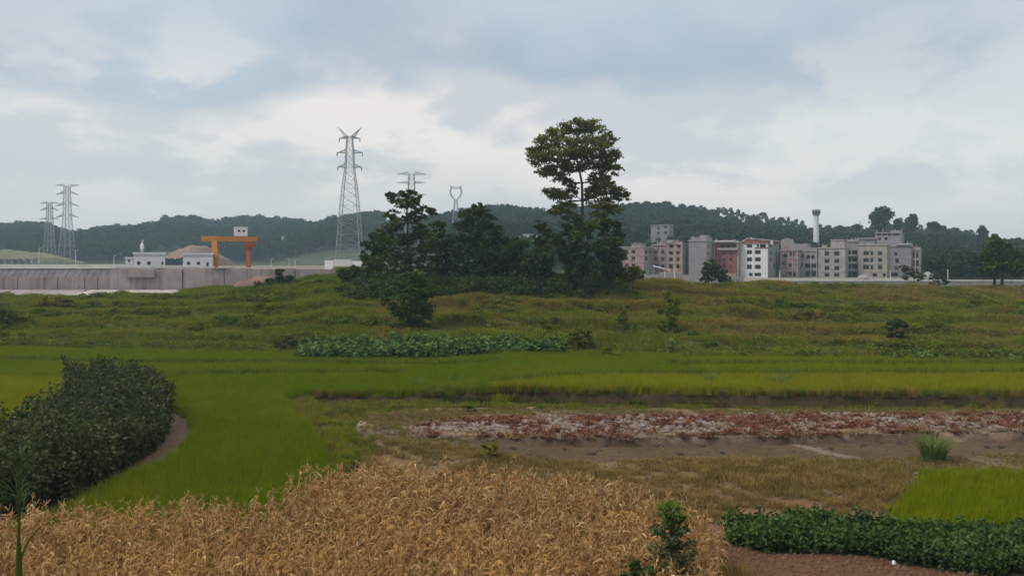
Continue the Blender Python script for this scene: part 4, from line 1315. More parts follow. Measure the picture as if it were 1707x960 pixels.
def lump(rg):
    V = []; Q = []
    for v in range(4):
        for u in range(7):
            a = 6.283 * u / 7; r_ = (1, .95, .6, .08)[v] * (.75 + .5 * rg.random()); V.append((r_ * math.cos(a), r_ * math.sin(a), (-.3, .3, .7, .85)[v] * (.8 + .4 * rg.random())))
    for v in range(3):
        for u in range(7): Q.append((v * 7 + u, v * 7 + (u + 1) % 7, v * 7 + 7 + (u + 1) % 7, v * 7 + 7 + u))
    return fast_mesh('soil_lump', np.array(V), np.array(Q), M['red_soil'])


M['red_soil'] = mat_solid('tilled_red_soil', (0.165, 0.088, 0.055), .95, .4, 2.5, .4)
x, y = sample(np.array([(6.6, 23), (24, 23), (24, 29.5), (14, 29.2), (6.9, 31)]), .17, 483)
k = ~inside(CROP, x, y)
x, y = x[k], y[k]
scatter('soil_lumps', 'crumbly clods of tilled red soil in the lower right corner', 'soil', on_ground(x, y, 0), .03 + .07 * R1.random(len(x)) ** 2.5, [lump(R1) for _ in range(6)], 484)

M['brown_soil'] = mat_solid('crumbly_brown_soil', (0.135, 0.092, 0.056), .95, .4, 2.5, .4)
x, y = sample(BASIN, .30, 485)
k = ((inside(SPIT, x, y) & (y < 57)) | inside(PLOT, x, y)) & ~inside(CORN, x, y) & ~inside(RICE_R, x, y) & ~inside(CROP, x, y) & ((~inside(MUD, x, y)) | (R1.random(len(x)) < .25))
x, y = x[k], y[k]
scatter('soil_crumbs', 'brown crumbs of soil strewn over the spit and mulched plot', 'soil', on_ground(x, y, 0), .025 + .085 * R1.random(len(x)) ** 3, [(lambda me: (me.materials.clear(), me.materials.append(M['brown_soil']), me)[2])(lump(R1)) for _ in range(5)], 486)

# big grass clump on the mud
x_, y_ = Gp(1556, 768)
root = None
V = []; Q = []; T = []; rg_ = random.Random(12)
for k in range(260):
    a = rg_.random() * 6.28; r_ = .50 * math.sqrt(rg_.random())
    blade_strip(V, Q, T, (r_ * math.cos(a), r_ * math.sin(a), 0), a + rg_.gauss(0, .8), 1.25 + .6 * rg_.random(), .04, 1.5 - .25 * rg_.random(), .9 + 1.1 * rg_.random(), rg_.random())
tag(link('grass_clump', fast_mesh('grass_clump', V, Q, M['pale_weed'], tint=T), None, (x_, y_, gz(x_, y_))), 'lone fountain shaped clump of tall green grass on the bare mud', 'grass clump')
# white stalked plant on the slope foot
x_, d_ = (1122 - CX) / F * 84, 84.0
z_ = gz(x_, d_)
root = empty('stalk_plant', (x_, d_, z_)); tag(root, 'broad leaved plant with pale upright stalks at the foot of the slope', 'plant')
b = MB()
for k in range(7):
    a = k * .9; b.tube([(.25 * math.cos(a), .2 * math.sin(a), 0), (.5 * math.cos(a) - .4, .3 * math.sin(a), 1.5 + .25 * k)], [.035, .02], 4)
b.build('stalk', M['straw'], root)
V = []; Q = []; T = []
for k in range(46):
    a = rg_.random() * 6.28
    blade_strip(V, Q, T, (rg_.gauss(0, .35) - .1, rg_.gauss(0, .3), .2 + 1.5 * rg_.random()), a, .8 + .5 * rg_.random(), .16, .9, 1.8, rg_.random())
link('foliage', fast_mesh('foliage', V, Q, M['pale_weed'], tint=T), root)

# dark clods on the mud
CL = ['%s clod on the mud, %s' % t for t in (('long dark', 'near the middle of the strip by the plot edge'), ('small dark', 'just above the longest clod in the middle'), ('dark', 'close under the plot edge left of the pale track'),
      ('dark', 'by the dry grass below the middle'), ('small dark', 'nearest the left side of the pale track'), ('leftmost upper dark', 'under the plot corner'), ('dark', 'by the straggly bush, nearer the corn'), ('leftmost lower dark', 'right beside the olive bush'),
      ('largest dark', 'on the left half by the dry grass'), ('small dark', 'above the largest clod of the left half'), ('dark', 'first to the right of the pale track'), ('dark', 'midway between pale track and grass clump'),
      ('dark', 'just right of the grass clump near the plot'), ('small dark', 'first of the pair behind the bright rice'), ('small dark', 'second of the pair behind the bright rice'), ('small dark', 'touching the right side of the pale track'), ('tiny dark', 'left of the long middle clod'))]
for i, (px, py, w) in enumerate(((1098, 744, 22), (1085, 737, 10), (1170, 743, 14), (1135, 757, 14), (1204, 755, 10), (860, 740, 14), (898, 765, 16), (855, 753, 16), (985, 757, 20), (940, 750, 10), (1440, 742, 12), (1500, 739, 12), (1612, 732, 14), (1645, 746, 9), (1668, 745, 10), (1385, 748, 9), (1010, 745, 9))):
    x_, y_ = Gp(px, py); wl = w * y_ / F
    rgc = np.random.default_rng(i)
    V = []; Q = []; nu, nv = 9, 4
    for v in range(nv + 1):
        for u in range(nu):
            a = 6.283 * u / nu; rr_ = math.cos(v / nv * 1.5) * (.8 + .4 * rgc.random())
            V.append((wl * .5 * rr_ * math.cos(a), .16 * rr_ * math.sin(a) * 1.6, -.03 + .12 * math.sin(v / nv * 1.5) * (.7 + .6 * rgc.random())))
    for v in range(nv):
        for u in range(nu):
            Q.append((v * nu + u, v * nu + (u + 1) % nu, (v + 1) * nu + (u + 1) % nu, (v + 1) * nu + u))
    tag(link('soil_clod', fast_mesh('soil_clod', V, Q, M['clod']), None, (x_, y_, gz(x_, y_))), CL[i], 'soil clod', 'dark clods on the bare mud')

# litter by the crop
x_, y_ = Gp(1490, 941)
V = []; rgc = np.random.default_rng(3); Q = []
for v in range(5):
    for u in range(8):
        a = 6.283 * u / 8; r_ = (.06, .08, .07, .06, .02)[v] * (.7 + .6 * rgc.random()); V.append((r_ * math.cos(a), r_ * .8 * math.sin(a), (0, .04, .08, .12, .15)[v]))
for v in range(4):
    for u in range(8): Q.append((v * 8 + u, v * 8 + (u + 1) % 8, v * 8 + 8 + (u + 1) % 8, v * 8 + 8 + u))
tag(link('plastic_bag', fast_mesh('plastic_bag', V, Q, M['white']), None, (x_, y_, gz(x_, y_))), 'small crumpled white bag at the edge of the leafy crop', 'bag')
px_, py_ = 1545, 939
for i, (px, py) in enumerate(((1545, 944), (1478, 946), (1620, 957))):
    x_, y_ = Gp(px, py)
    b = MB(); b.box(-.06, -.03, 0, .06, .04, .02); b.box(-.02, -.05, .0, .04, .01, .035)
    tag(b.build('litter_scrap', M['coping'], None, (x_, y_, gz(x_, y_)), (0, .1, i)), ('pale scrap of litter right of the white bag', 'pale scrap of litter touching the white bag', 'pale scrap of litter at the lower right edge of the crop')[i], 'litter')


# ---------------------------------------------------------------- left: retaining walls
def px_x(px, d): return (px - CX) / F * d
def py_z(py, d): return H - (py - HY) / F * d


DW = 151.0
cut = px_x(185, DW)
lw = empty('retaining_wall', (px_x(-60, DW), DW, 4)); tag(lw, 'lower concrete retaining wall at the far left under the dark sloping revetment', 'wall', 'concrete retaining walls')
ox, oz = lw.location.x, 4.0
b = MB(); b.box(0, .5, -1, cut - ox, 1.4, py_z(464, DW) - oz - .1); b.build('backing', M['concrete_dark'], lw)
n = 11; wdt = (cut - ox) / n; zt = py_z(462, DW) - oz
pm = MB().box(.05, 0, -1, wdt - .05, .6, zt).mesh('panel', M['concrete'])
for i in range(n):
    link('panel', pm, lw, (i * wdt, (0, .06, -.04)[i % 3], 0))
sl = MB()
n2 = 22; w2 = (cut - ox) / n2
sm = MB(); sm.v = [(0.04, .3, zt), (w2 - .04, .3, zt), (w2 - .04, 2.2, py_z(448, DW) - oz), (.04, 2.2, py_z(448, DW) - oz), (0.04, .3, zt - .2), (w2 - .04, .3, zt - .2), (w2 - .04, 2.4, zt - .2), (.04, 2.4, zt - .2)]
sm.f = [(0, 1, 2, 3), (4, 5, 1, 0), (1, 5, 6, 2), (4, 0, 3, 7), (3, 2, 6, 7)]; sm.m = [0] * 5
sm = sm.mesh('revetment_slab', M['concrete_dark'])
for i in range(n2): link('revetment_slab', sm, lw, (i * w2, .03 * (i % 2), 0))
b = MB().box(0, 1.9, py_z(448, DW) - oz, cut - ox, 2.6, py_z(444.5, DW) - oz); b.build('kerb', M['coping'], lw)

rw = empty('retaining_wall', (cut, DW - .6, 4)); tag(rw, 'taller stained concrete retaining wall below the white site huts and crane', 'wall', 'concrete retaining walls')
ox2 = cut; L2 = px_x(560, DW) - cut; zt2 = py_z(447.5, DW) - 4
b = MB(); b.box(0, .45, -1, L2, 1.3, zt2 - .12); b.build('backing', M['concrete_dark'], rw)
widths = []; s_ = 0; rg = random.Random(17)
while s_ < L2 - 1:
    w_ = min(rg.choice((2.4, 3.2, 3.8, 4.6)), L2 - s_); widths.append((s_, w_)); s_ += w_
for i, (a_, w_) in enumerate(widths):
    b = MB().box(a_ + .04, rg.choice((0, .08, -.05)), -1, a_ + w_ - .04, .5, zt2 - rg.choice((0, 0.05, .12))); b.build('panel', M['concrete'], rw)
b = MB().box(px_x(212, DW) - ox2, -.55, py_z(462, DW) - 4, px_x(262, DW) - ox2, -.1, py_z(448.5, DW) - 4); b.build('jutting_block', M['concrete'], rw)
b = MB().box(px_x(356, DW) - ox2, -.4, zt2 + .02, px_x(384, DW) - ox2, 2.6, zt2 + .22); b.build('crane_footing', M['concrete_pale'], rw)
b = MB().box(0, .2, zt2 + .003, px_x(355, DW) - ox2, 1.3, zt2 + .16); b.build('kerb', M['trim'], rw)
# reddish earth spilled over the right end of the wall
V = []; Q = []; nu, nv = 22, 8
for v in range(nv + 1):
    for u in range(nu + 1):
        px = 375 + (480 - 375) * u / nu; t = v / nv
        zz_t = py_z(449 + 3 * vnoise(px, 0, 9), DW); zz_b = py_z(490, DW) - .5
        yy = DW - .75 - 2.2 * t * (1 + .25 * float(vnoise(px, t * 9, 4)))
        hgt_ = max(0, 1 - ((u / nu - .5) * 2) ** 4)
        V.append((px_x(px, DW), yy if t > 0 else DW - .2, zz_b + (zz_t - zz_b) * (1 - t) * (.55 + .45 * u / nu) * hgt_ + 0.0))
for v in range(nv):
    for u in range(nu):
        a_ = v * (nu + 1) + u; Q.append((a_, a_ + nu + 1, a_ + nu + 2, a_ + 1))
tag(link('earth_heap', fast_mesh('earth_heap', V, Q, M['red_earth'], smooth=True)), 'pinkish earth slumped against the right end of the retaining wall', 'earth heap')
# apron slabs at the wall foot
ap = empty('apron', (px_x(-60, 147), 147, 0)); tag(ap, 'strip of pale concrete apron slabs along the foot of the left wall', 'paving')
x_ = px_x(-60, 146)
for i in range(34):
    w_ = 1.05
    px = CX + F * (x_ + .5) / 146
    if px > 430: break
    zf = 4.62 if px < 115 else 4.55
    y0_, y1_ = (145.5, 149.9) if px < 115 else (139.6, 149.9)
    zb_ = gz(x_ + .5, y0_) + .12
    w_ = 3.0 if px < 115 else 1.55
    b = MB(); zt_ = py_z(483, 149.9)
    b.v = [(.07, y0_ - 147, zb_), (w_ - .07, y0_ - 147, zb_), (w_ - .04 + (.8 if px > 115 else 0), y1_ - 147, zt_), (.04 + (.8 if px > 115 else 0), y1_ - 147, zt_), (.04, y0_ - 147, zb_ - .8), (w_ - .04, y0_ - 147, zb_ - .8), (w_ - .04 + (.8 if px > 115 else 0), y1_ - 147, zt_ - .8), (.04 + (.8 if px > 115 else 0), y1_ - 147, zt_ - .8)]
    b.f = [(0, 1, 2, 3), (4, 5, 1, 0), (1, 5, 6, 2), (4, 0, 3, 7)]; b.m = [0] * 4
    b.build('slab', M['concrete_pale'] if px > 100 else M['concrete'], ap, (x_ - ap.location.x, 0, 0))
    x_ += w_


# white site huts
def hut(px0, px1, pt, pb, d, label, wins, door=True):
    x0, x1 = px_x(px0, d), px_x(px1, d); z0, z1 = py_z(pb, d), py_z(pt, d)
    root = empty('site_hut', ((x0 + x1) / 2, d, z0)); tag(root, label, 'hut', 'white site huts behind the wall')
    az = math.atan2((x0 + x1) / 2, d); ca = math.cos(az)
    root.rotation_euler.z = -az
    w_ = (x1 - x0) * ca; h_ = z1 - z0
    holes = [((px_x(a, d) - (x0 + x1) / 2) * ca, (px_x(b_, d) - (x0 + x1) / 2) * ca, py_z(c2, d) - z0, py_z(c1, d) - z0) for a, b_, c1, c2 in wins]
    facade_house(root, w_, 5.0, h_, holes, M['white'], -w_ / 2)
    b = MB(); o_ = .18
    b.box(-w_ / 2 - o_, -o_, h_ - .02, w_ / 2 + o_, 5 + o_, h_ + .22); b.build('roof', M['white'], root)
    b = MB().box(-w_ / 2 - .06, -.07, h_ - .42, w_ / 2 + .06, -.01, h_ - .26); b.build('cornice', M['trim'], root)


def facade_mesh(w, h, holes, mat, x0=0.0, th=.25):
    """a wall front with real openings and reveals; holes are (xa, xb, za, zb)"""
    xs_ = sorted(set([x0, x0 + w] + [v for q in holes for v in q[:2]])); zs_ = sorted(set([0, h] + [v for q in holes for v in q[2:]]))
    b = MB()
    for i in range(len(xs_) - 1):
        for j in range(len(zs_) - 1):
            cx, cz = (xs_[i] + xs_[i + 1]) / 2, (zs_[j] + zs_[j + 1]) / 2
            if any(q[0] < cx < q[1] and q[2] < cz < q[3] for q in holes): continue
            b.face([(xs_[i], 0, zs_[j]), (xs_[i + 1], 0, zs_[j]), (xs_[i + 1], 0, zs_[j + 1]), (xs_[i], 0, zs_[j + 1])])
    for xa, xb, za, zb in holes:
        b.face([(xa, 0, za), (xa, th, za), (xa, th, zb), (xa, 0, zb)]); b.face([(xb, 0, za), (xb, 0, zb), (xb, th, zb), (xb, th, za)])
        b.face([(xa, 0, za), (xb, 0, za), (xb, th, za), (xa, th, za)]); b.face([(xa, 0, zb), (xa, th, zb), (xb, th, zb), (xb, 0, zb)])
    return b


WIN = {}


PANE = {}


def window_mesh(w, h, joined=False):
    k = (round(w, 1), round(h, 1), joined)
    if k not in WIN:
        b = MB(); f_ = .07
        if joined: b.box(f_, .02, f_, w - f_, .05, h - f_, 1)
        b.box(0, -.02, 0, w, .03 - .001, f_); b.box(0, -.02, h - f_, w, .03 - .001, h); b.box(0, -.02, f_, f_, .029, h - f_); b.box(w - f_, -.02, f_, w, .029, h - f_)
        b.box(w / 2 - .035, -.025, f_, w / 2 + .035, .019, h - f_)
        if h > 1.2: b.box(f_, -.022, h * .68, w - f_, .018, h * .68 + .06)
        WIN[k] = b.mesh('window', [M['frame'], M['glass']])
        PANE[k] = MB().box(f_, .02, f_, w - f_, .05, h - f_).mesh('pane', M['glass'])
    return WIN[k]


def window(root, w, h, loc, rot=(0, 0, 0)):
    ww, hh = round(w, 1), round(h, 1)
    o = link('window', window_mesh(ww, hh), root, loc, rot); o.scale = (w / ww, 1, h / hh)
    link('pane', PANE[(ww, hh, False)], o)


def facade_house(root, w, dep, h, holes, mat, x0=0.0, glazed=True, sidemat=None, side_holes=()):
    b = facade_mesh(w, h, holes, mat, x0)
    # sides, back, roof deck
    s2 = facade_mesh(dep, h, list(side_holes), mat, 0.0)
    xf = Matrix.Translation((x0 + w, 0, 0)) @ Matrix.Rotation(R(90), 4, 'Z')
    base = len(b.v)
    b.v += [tuple(xf @ Vector(p)) for p in s2.v]; b.f += [tuple(base + i for i in q) for q in s2.f]; b.m += [1] * len(s2.f)
    b.face([(x0, 0, 0), (x0, 0, h), (x0, dep, h), (x0, dep, 0)], 1)
    b.face([(x0, dep, 0), (x0, dep, h), (x0 + w, dep, h), (x0 + w, dep, 0)], 1)
    b.face([(x0, 0, h), (x0 + w, 0, h), (x0 + w, dep, h), (x0, dep, h)], 1)
    b.face([(x0, .25, 0), (x0 + w, .25, 0), (x0 + w, dep, 0), (x0, dep, 0)], 1)
    b.build('wall', [mat, sidemat or mat], root)
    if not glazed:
        MB().box(x0 + .02, .9, .02, x0 + w - .02, 1.0, h - .02).build('room_shade_panel', M['void'], root)  # added dark sheet behind the openings, stands in for the shade indoors
    if glazed:
        for xa, xb, za, zb in holes:
            window(root, xb - xa, zb - za, (xa, .16, za))
        for ya, yb, za, zb in side_holes:
            window(root, yb - ya, zb - za, (x0 + w - .16, ya, za), (0, 0, R(90)))


hut(223, 275.5, 423, 445.5, 158, 'left one of the two white flat roofed huts on the concrete wall', ((228.5, 234, 436, 441.5), (245.5, 251, 436, 441.5), (269, 272.5, 436, 441.5)))
hut(305, 354.5, 424, 444.5, 158, 'right one of the two white flat roofed huts, beside the orange crane', ((312, 317, 436.5, 441.5), (328, 333.5, 436.5, 441.5), (344, 348, 437, 444)))
hut(209, 222, 430, 440, 230, 'small grey white hut tucked left of the left site hut', ((213, 217, 433, 437),))


# lift tank with spout (white shape above the huts)
def hopper():
    d = 240; x_ = px_x(237, d); z0 = 8.4
    root = empty('hopper', (x_, d, z0)); tag(root, 'small white hopper with a thin neck showing above the left hut', 'hopper')
    b = MB(); za, zb = py_z(414, d) - z0, py_z(405, d) - z0
    b.tube([(0, 0, za - 1), (0, 0, za), (0, 0, (za + zb) / 2), (0, 0, zb)], [.15, .5, .5, .18], 10); b.build('drum', M['white'], root)
    b = MB(); b.tube([(0, 0, zb - .02), (.15, 0, py_z(400, d) - z0)], [.16, .10], 6); b.build('neck', M['white'], root)
    b = MB()
    for sx in (-.5, .5):
        for sy in (-.5, .5): b.bar((sx, sy, 0), (sx * .8, sy * .8, za), .06)
    b.build('stand', M['steel'], root)


hopper()
# red earth banks beyond the huts
def heap(px0, px1, pt, pb, d, dep, label, mat, seed, name='earth_bank'):
    V = []; Q = []; nu, nv = 30, 12
    x0, x1 = px_x(px0, d), px_x(px1, d); zb_, zt_ = py_z(pb, d), py_z(pt, d)
    for v in range(nv + 1):
        for u in range(nu + 1):
            t = u / nu; s = v / nv
            prof = math.sin(math.pi * min(1, max(0, t))) ** .45 * math.sin(math.pi * (s * .86 + .07)) ** .6
            n_ = float(fbm(t * 40 + seed, s * 18, 6, seed)) + .7 * (float(vnoise(t * 30, s * 12, 1.6, seed)) - .5)
            V.append((x0 + (x1 - x0) * t, d + dep * (s - .1), zb_ - .6 + (zt_ - zb_ + .6) * prof * (.72 + .4 * n_)))
    for v in range(nv):
        for u in range(nu):
            a_ = v * (nu + 1) + u; Q.append((a_, a_ + 1, a_ + nu + 2, a_ + nu + 1))
    tag(link(name, fast_mesh(name, V, Q, mat, smooth=True)), label, 'earth bank')


heap(262, 340, 409, 441, 560, 70, 'dug red earth bank behind the white site huts', M['red_earth'], 3)
M['dry_slope'] = mat_solid('dry_turf_slope', (0.17, 0.155, 0.085), .95, .3, .1, .3)
heap(-200, 58, 413, 437, 520, 70, 'straw coloured rounded embankment at the far left under the hills', M['dry_slope'], 5)


# crane
def crane():
    d = 165.0; ox_ = px_x(361, d); z0 = 8.2
    root = empty('gantry_crane', (ox_, d, z0)); tag(root, 'orange gantry crane standing over the concrete wall', 'crane')
    az = math.atan2(ox_, d); root.rotation_euler.z = -az
    X = lambda px: (px_x(px, d) - ox_) * math.cos(az)
    Z = lambda py: py_z(py, d) - z0
    b = MB(); b.box(X(335.5), -1.0, Z(402.4), X(429), -.2, Z(394.2)); b.build('girder', M['orange'], root)
    b = MB(); b.box(X(338), .9, Z(402.2), X(427), 1.7, Z(394.6)); b.build('girder', M['orange2'], root)
    b = MB()
    for px in (336, 427): b.box(X(px) - .05, -.2 + .002, Z(401), X(px) + .5, .898, Z(396))
    b.build('end_tie', M['orange2'], root)
    # left leg: tapering inclined box
    for sy in (-1.9, 1.9):
        b = MB(); xt, xb = X(358.5), X(361)
        b.tube([(xt, sy * .3, Z(402.5)), (X(359.6), sy * .5, Z(420)), (xb, sy * .8, Z(447) + .25)], [.75, .62, .42], 4); b.build('leg', M['orange'], root)
    for sy in (-1.9, 1.9):
        b = MB(); b.tube([(X(414), sy * .3, Z(403)), (X(414.5), sy * .5, Z(420)), (X(415), sy * .8, Z(447) + .25)], [.68, .56, .42], 4); b.build('leg', M['orange2'], root)
    b = MB(); b.box(X(356), -2.6, -.1, X(366), 2.6, .42); b.build('bogie', M['orange2'], root)
    b = MB(); b.box(X(409), -2.6, -.1, X(421), 2.6, .42); b.build('bogie', M['orange2'], root)
    b = MB(); b.box(X(411), -2.0, Z(412), X(421), -.6, Z(405)); b.box(X(419), -1.9, Z(414), X(423), -.8, Z(408)); b.build('operator_cab', M['orange2'], root)
    b = MB(); b.box(X(408), -1.2, Z(403) - 1.0, X(425), 1.9, Z(403) - .02); b.build('saddle', M['orange2'], root)
    # machinery house with real windows
    mh = empty('machinery_house', (0, 0, 0)); mh.parent = root
    w_ = X(413) - X(390.5); h_ = Z(378.5) - Z(393)
    holes = [(.62, 1.08, .75, 1.15), (1.42, 1.88, .75, 1.15)]
    fb = facade_mesh(w_, h_, holes, M['white'], 0, .15)
    fb.face([(0, 0, 0), (0, 0, h_), (0, 2.2, h_), (0, 2.2, 0)]); fb.face([(w_, 0, 0), (w_, 2.2, 0), (w_, 2.2, h_), (w_, 0, h_)])
    fb.face([(0, 2.2, 0), (0, 2.2, h_), (w_, 2.2, h_), (w_, 2.2, 0)]); fb.face([(0, 0, h_), (w_, 0, h_), (w_, 2.2, h_), (0, 2.2, h_)])
    wl = fb.build('housing', M['white'], root, (X(390.5), -.9, Z(393.6)))
    bpy.data.objects.remove(mh)
    for q in holes:
        link('window', window_mesh(.5, .4, True), wl, (q[0], .08, q[2]))
    b = MB().box(-.08, -.08, h_, w_ + .08, 2.28, h_ + .1); b.build('roof', M['white'], wl)


crane()


# ---------------------------------------------------------------- pylons
def lattice(b, lv, r, diag=True):
    """square lattice tower through levels (z, half width)"""
    for (z0, w0), (z1, w1) in zip(lv[:-1], lv[1:]):
        c0 = [(-w0, -w0, z0), (w0, -w0, z0), (w0, w0, z0), (-w0, w0, z0)]; c1 = [(-w1, -w1, z1), (w1, -w1, z1), (w1, w1, z1), (-w1, w1, z1)]
        for i in range(4):
            j = (i + 1) % 4
            b.bar(c0[i], c1[j], r * .45); b.bar(c0[j], c1[i], r * .45); b.bar(c1[i], c1[j], r * .45)


def crossarm(b, z, hw, L, r, drop=0.0, rise=1.6, up=True):
    """truss arms both sides of the mast"""
    for s in (-1, 1):
        tip = (s * L, 0, z + drop)
        for y in (-hw, hw):
            b.bar((s * hw, y, z), tip, r); b.bar((s * hw, y, z + (rise if up else -rise)), tip, r)
        for k in (1, 2, 3):
            t = k / 4
            a_ = (s * (hw + (L - hw) * t), -hw * (1 - t), z + drop * t); c_ = (s * (hw + (L - hw) * t), hw * (1 - t), z + drop * t)
            e_ = (s * (hw + (L - hw) * (t - .12)), -hw * (1 - t), z + (rise if up else -rise) * (1 - t) + drop * t)
            b.bar(a_, c_, r * .6); b.bar(a_, e_, r * .6)


def pylon(px, pt, d, zb, levels, arms, label, kind='arms', r=.16, group='steel lattice pylons'):
    x_ = px_x(px, d)
    root = empty('pylon', (x_, d, zb)); tag(root, label, 'pylon', group)
    Hh = py_z(pt, d) - zb
    for sx in (-1, 1):
        for sy in (-1, 1):
            b = MB(); b.tube([(sx * w_, sy * w_, z) for z, w_ in levels], [r * 1.25] * len(levels), 4); b.build('leg', M['steel'], root)
    b = MB(); lattice(b, levels, r); b.build('bracing', M['steel'], root)
    return root, Hh


def main_pylon():
    d = 366; k = d / F; zb = 8.4
    Z = lambda py: py_z(py, d) - zb
    lv = [(0, 21 * k), (Z(424), 19.5 * k), (Z(408), 18.5 * k), (Z(390), 17.3 * k), (Z(372), 16 * k), (Z(358), 15 * k), (Z(343), 13.8 * k), (Z(328), 12.6 * k), (Z(314), 11.2 * k), (Z(300), 9.6 * k), (Z(288), 8.0 * k), (Z(279), 7.2 * k),
          (Z(268), 6.6 * k), (Z(256), 6.2 * k), (Z(244), 5.4 * k), (Z(232), 4.5 * k), (Z(228), 4.3 * k)]
    root, _ = pylon(583, 213, d, zb, lv, None, 'tallest pylon, with a V shaped top above three pairs of arms', r=.135)
    for py, L in ((279, 20), (255, 21), (231, 17)):
        b = MB(); crossarm(b, Z(py), (7.2 if py > 270 else 6 if py > 240 else 4.4) * k, L * k, .15, 0, 5 * k * (.7 if py == 231 else 1)); b.build('crossarm', M['steel'], root)
        for s in (-1, 1):
            b = MB(); b.tube([(s * L * k, 0, Z(py) + .1), (s * L * k, 0, Z(py + 6))], [.2, .16], 6); b.build('insulator', M['ceramic'], root)
    for s in (-1, 1):
        b = MB()
        for y in (-.8, .8):
            b.bar((s * 1.5 * k, y, Z(229)), (s * 18 * k, 0, Z(214)), .15); b.bar((s * 6 * k, y, Z(231)), (s * 18 * k, 0, Z(214)), .15)
        for t in (.25, .5, .75): b.bar((s * (1.5 + 16.5 * t) * k, 0, Z(229 - 15 * t)), (s * (6 + 12 * t) * k, 0, Z(231 - 17 * t)), .1)
        b.bar((s * 18 * k, 0, Z(214)), (s * 20 * k, 0, Z(213.2)), .13)
        b.build('earth_wire_horn', M['steel'], root)


main_pylon()


def t_pylon(px, d, zb, ybase, arms, wtop, wbase, label, ytop, r=.18):
    k = d / F; Z = lambda py: py_z(py, d) - zb
    lv = [(0, wbase * k)]
    n_ = 7
    low = arms[-1][0] + 6
    for i in range(1, n_ + 1):
        t = i / n_; lv.append((Z(low) * t, (wbase + (wtop * 1.4 - wbase) * t) * k))
    for i in range(1, 6):
        t = i / 5; lv.append((Z(low + (ytop - low) * t), (wtop * 1.4 + (wtop - wtop * 1.4) * t) * k))
    root, _ = pylon(px, ytop, d, zb, lv, None, label, r=r)
    for i, (py, L, dr, ri) in enumerate(arms):
        b = MB(); crossarm(b, Z(py), wtop * k, L * k, r * .9, dr * k, ri * k, up=ri > 0)
        b.build('crossarm', M['steel'], root)
    return root


t_pylon(112, 620, 9.0, 432, [(311, 20, 2, -3.5), (321, 19, -4, 3), (340, 20, -4, 3.2), (359, 19.5, -4, 3.2)], 3.6, 11, 'taller of the two pylons at the far left, with four pairs of arms', 310, .17)
t_pylon(82.5, 636, 9.0, 432, [(339, 17, 0, -2.5), (348, 16, -3, 2.6), (365, 18, -1, 2.6)], 3.0, 8, 'shorter of the two pylons at the far left, half hidden by its neighbour', 338, .17)
t_pylon(686, 430, 9.0, 440, [(291, 24.5, 0, -4), (306, 23, 1.5, 3.2), (326, 24, 1.5, 3.2)], 4.2, 15, 'flat topped pylon rising behind the slender tree', 290, .14)


def cat_pylon():
    d = 560; k = d / F; x_ = px_x(760, d); zb = gz(x_, d) - 1
    Z = lambda py: py_z(py, d) - zb
    lv = [(0, 9 * k)] + [(Z(400) * 1.0, 7.5 * k), (Z(385), 6.5 * k), (Z(370), 5.4 * k), (Z(358), 4.4 * k), (Z(347), 3.4 * k), (Z(338), 2.6 * k), (Z(333), 2.2 * k)]
    lv = [l for i, l in enumerate(lv) if i == 0 or l[0] > lv[0][0] + 1]
    root, _ = pylon(760, 310, d, zb, lv, None, 'small pylon with an open round ring head between the mound trees', r=.2)
    for s in (-1, 1):
        b = MB(); pts = [(s * 2 * k, 333), (s * 7 * k, 329), (s * 10 * k, 322), (s * 9.5 * k, 316), (s * 7.5 * k, 311)]
        for o_ in (0, 2.2 * k):
            b.tube([(px + (-s * o_ * .8 if i else 0), 0, Z(py) + .15 * o_) for i, (px, py) in enumerate(pts)], [.22] * 5, 4)
        for (a_, b_) in zip(pts[:-1], pts[1:]): b.bar((a_[0], 0, Z(a_[1])), (b_[0] - s * 1.8 * k, 0, Z(b_[1]) + .2), .13)
        b.bar((s * 7.5 * k, 0, Z(311)), (s * 10.5 * k, 0, Z(309.5)), .2); b.bar((s * 7.5 * k, 0, Z(312)), (s * 10.5 * k, 0, Z(309.5)), .16)
        b.bar((s * 9.8 * k, 0, Z(321)), (s * 11.5 * k, 0, Z(324)), .18)
        b.build('ring_arm', M['steel'], root)
    b = MB(); b.bar((-7.5 * k, 0, Z(312)), (7.5 * k, 0, Z(312)), .2); b.bar((-5.5 * k, 0, Z(315)), (5.5 * k, 0, Z(315)), .16)
    for q in range(-3, 4): b.bar((q * 2 * k, 0, Z(312)), ((q + .8) * 1.7 * k, 0, Z(315)), .1)
    b.build('crossbeam', M['steel'], root)


cat_pylon()


# lamp posts and poles
def lamp_post(px, pt, pb, d, label, arm=1):
    x_ = px_x(px, d); z0 = py_z(pb, d) - .3; h_ = py_z(pt, d) - z0
    root = empty('lamp_post', (x_, d, z0)); tag(root, label, 'lamp post', 'lamp posts beyond the walls')
    s = d / 300
    b = MB(); b.tube([(0, 0, 0), (0, 0, h_ * .9), (arm * .25 * s, 0, h_)], [.11 * s, .08 * s, .06 * s], 6); b.build('pole', M['post'], root)
    b = MB(); b.box(min(0, arm * .8 * s), -.08, h_ - .04, max(0, arm * .8 * s), .08, h_ + .07 * s); b.build('lamp_head', M['post'], root)


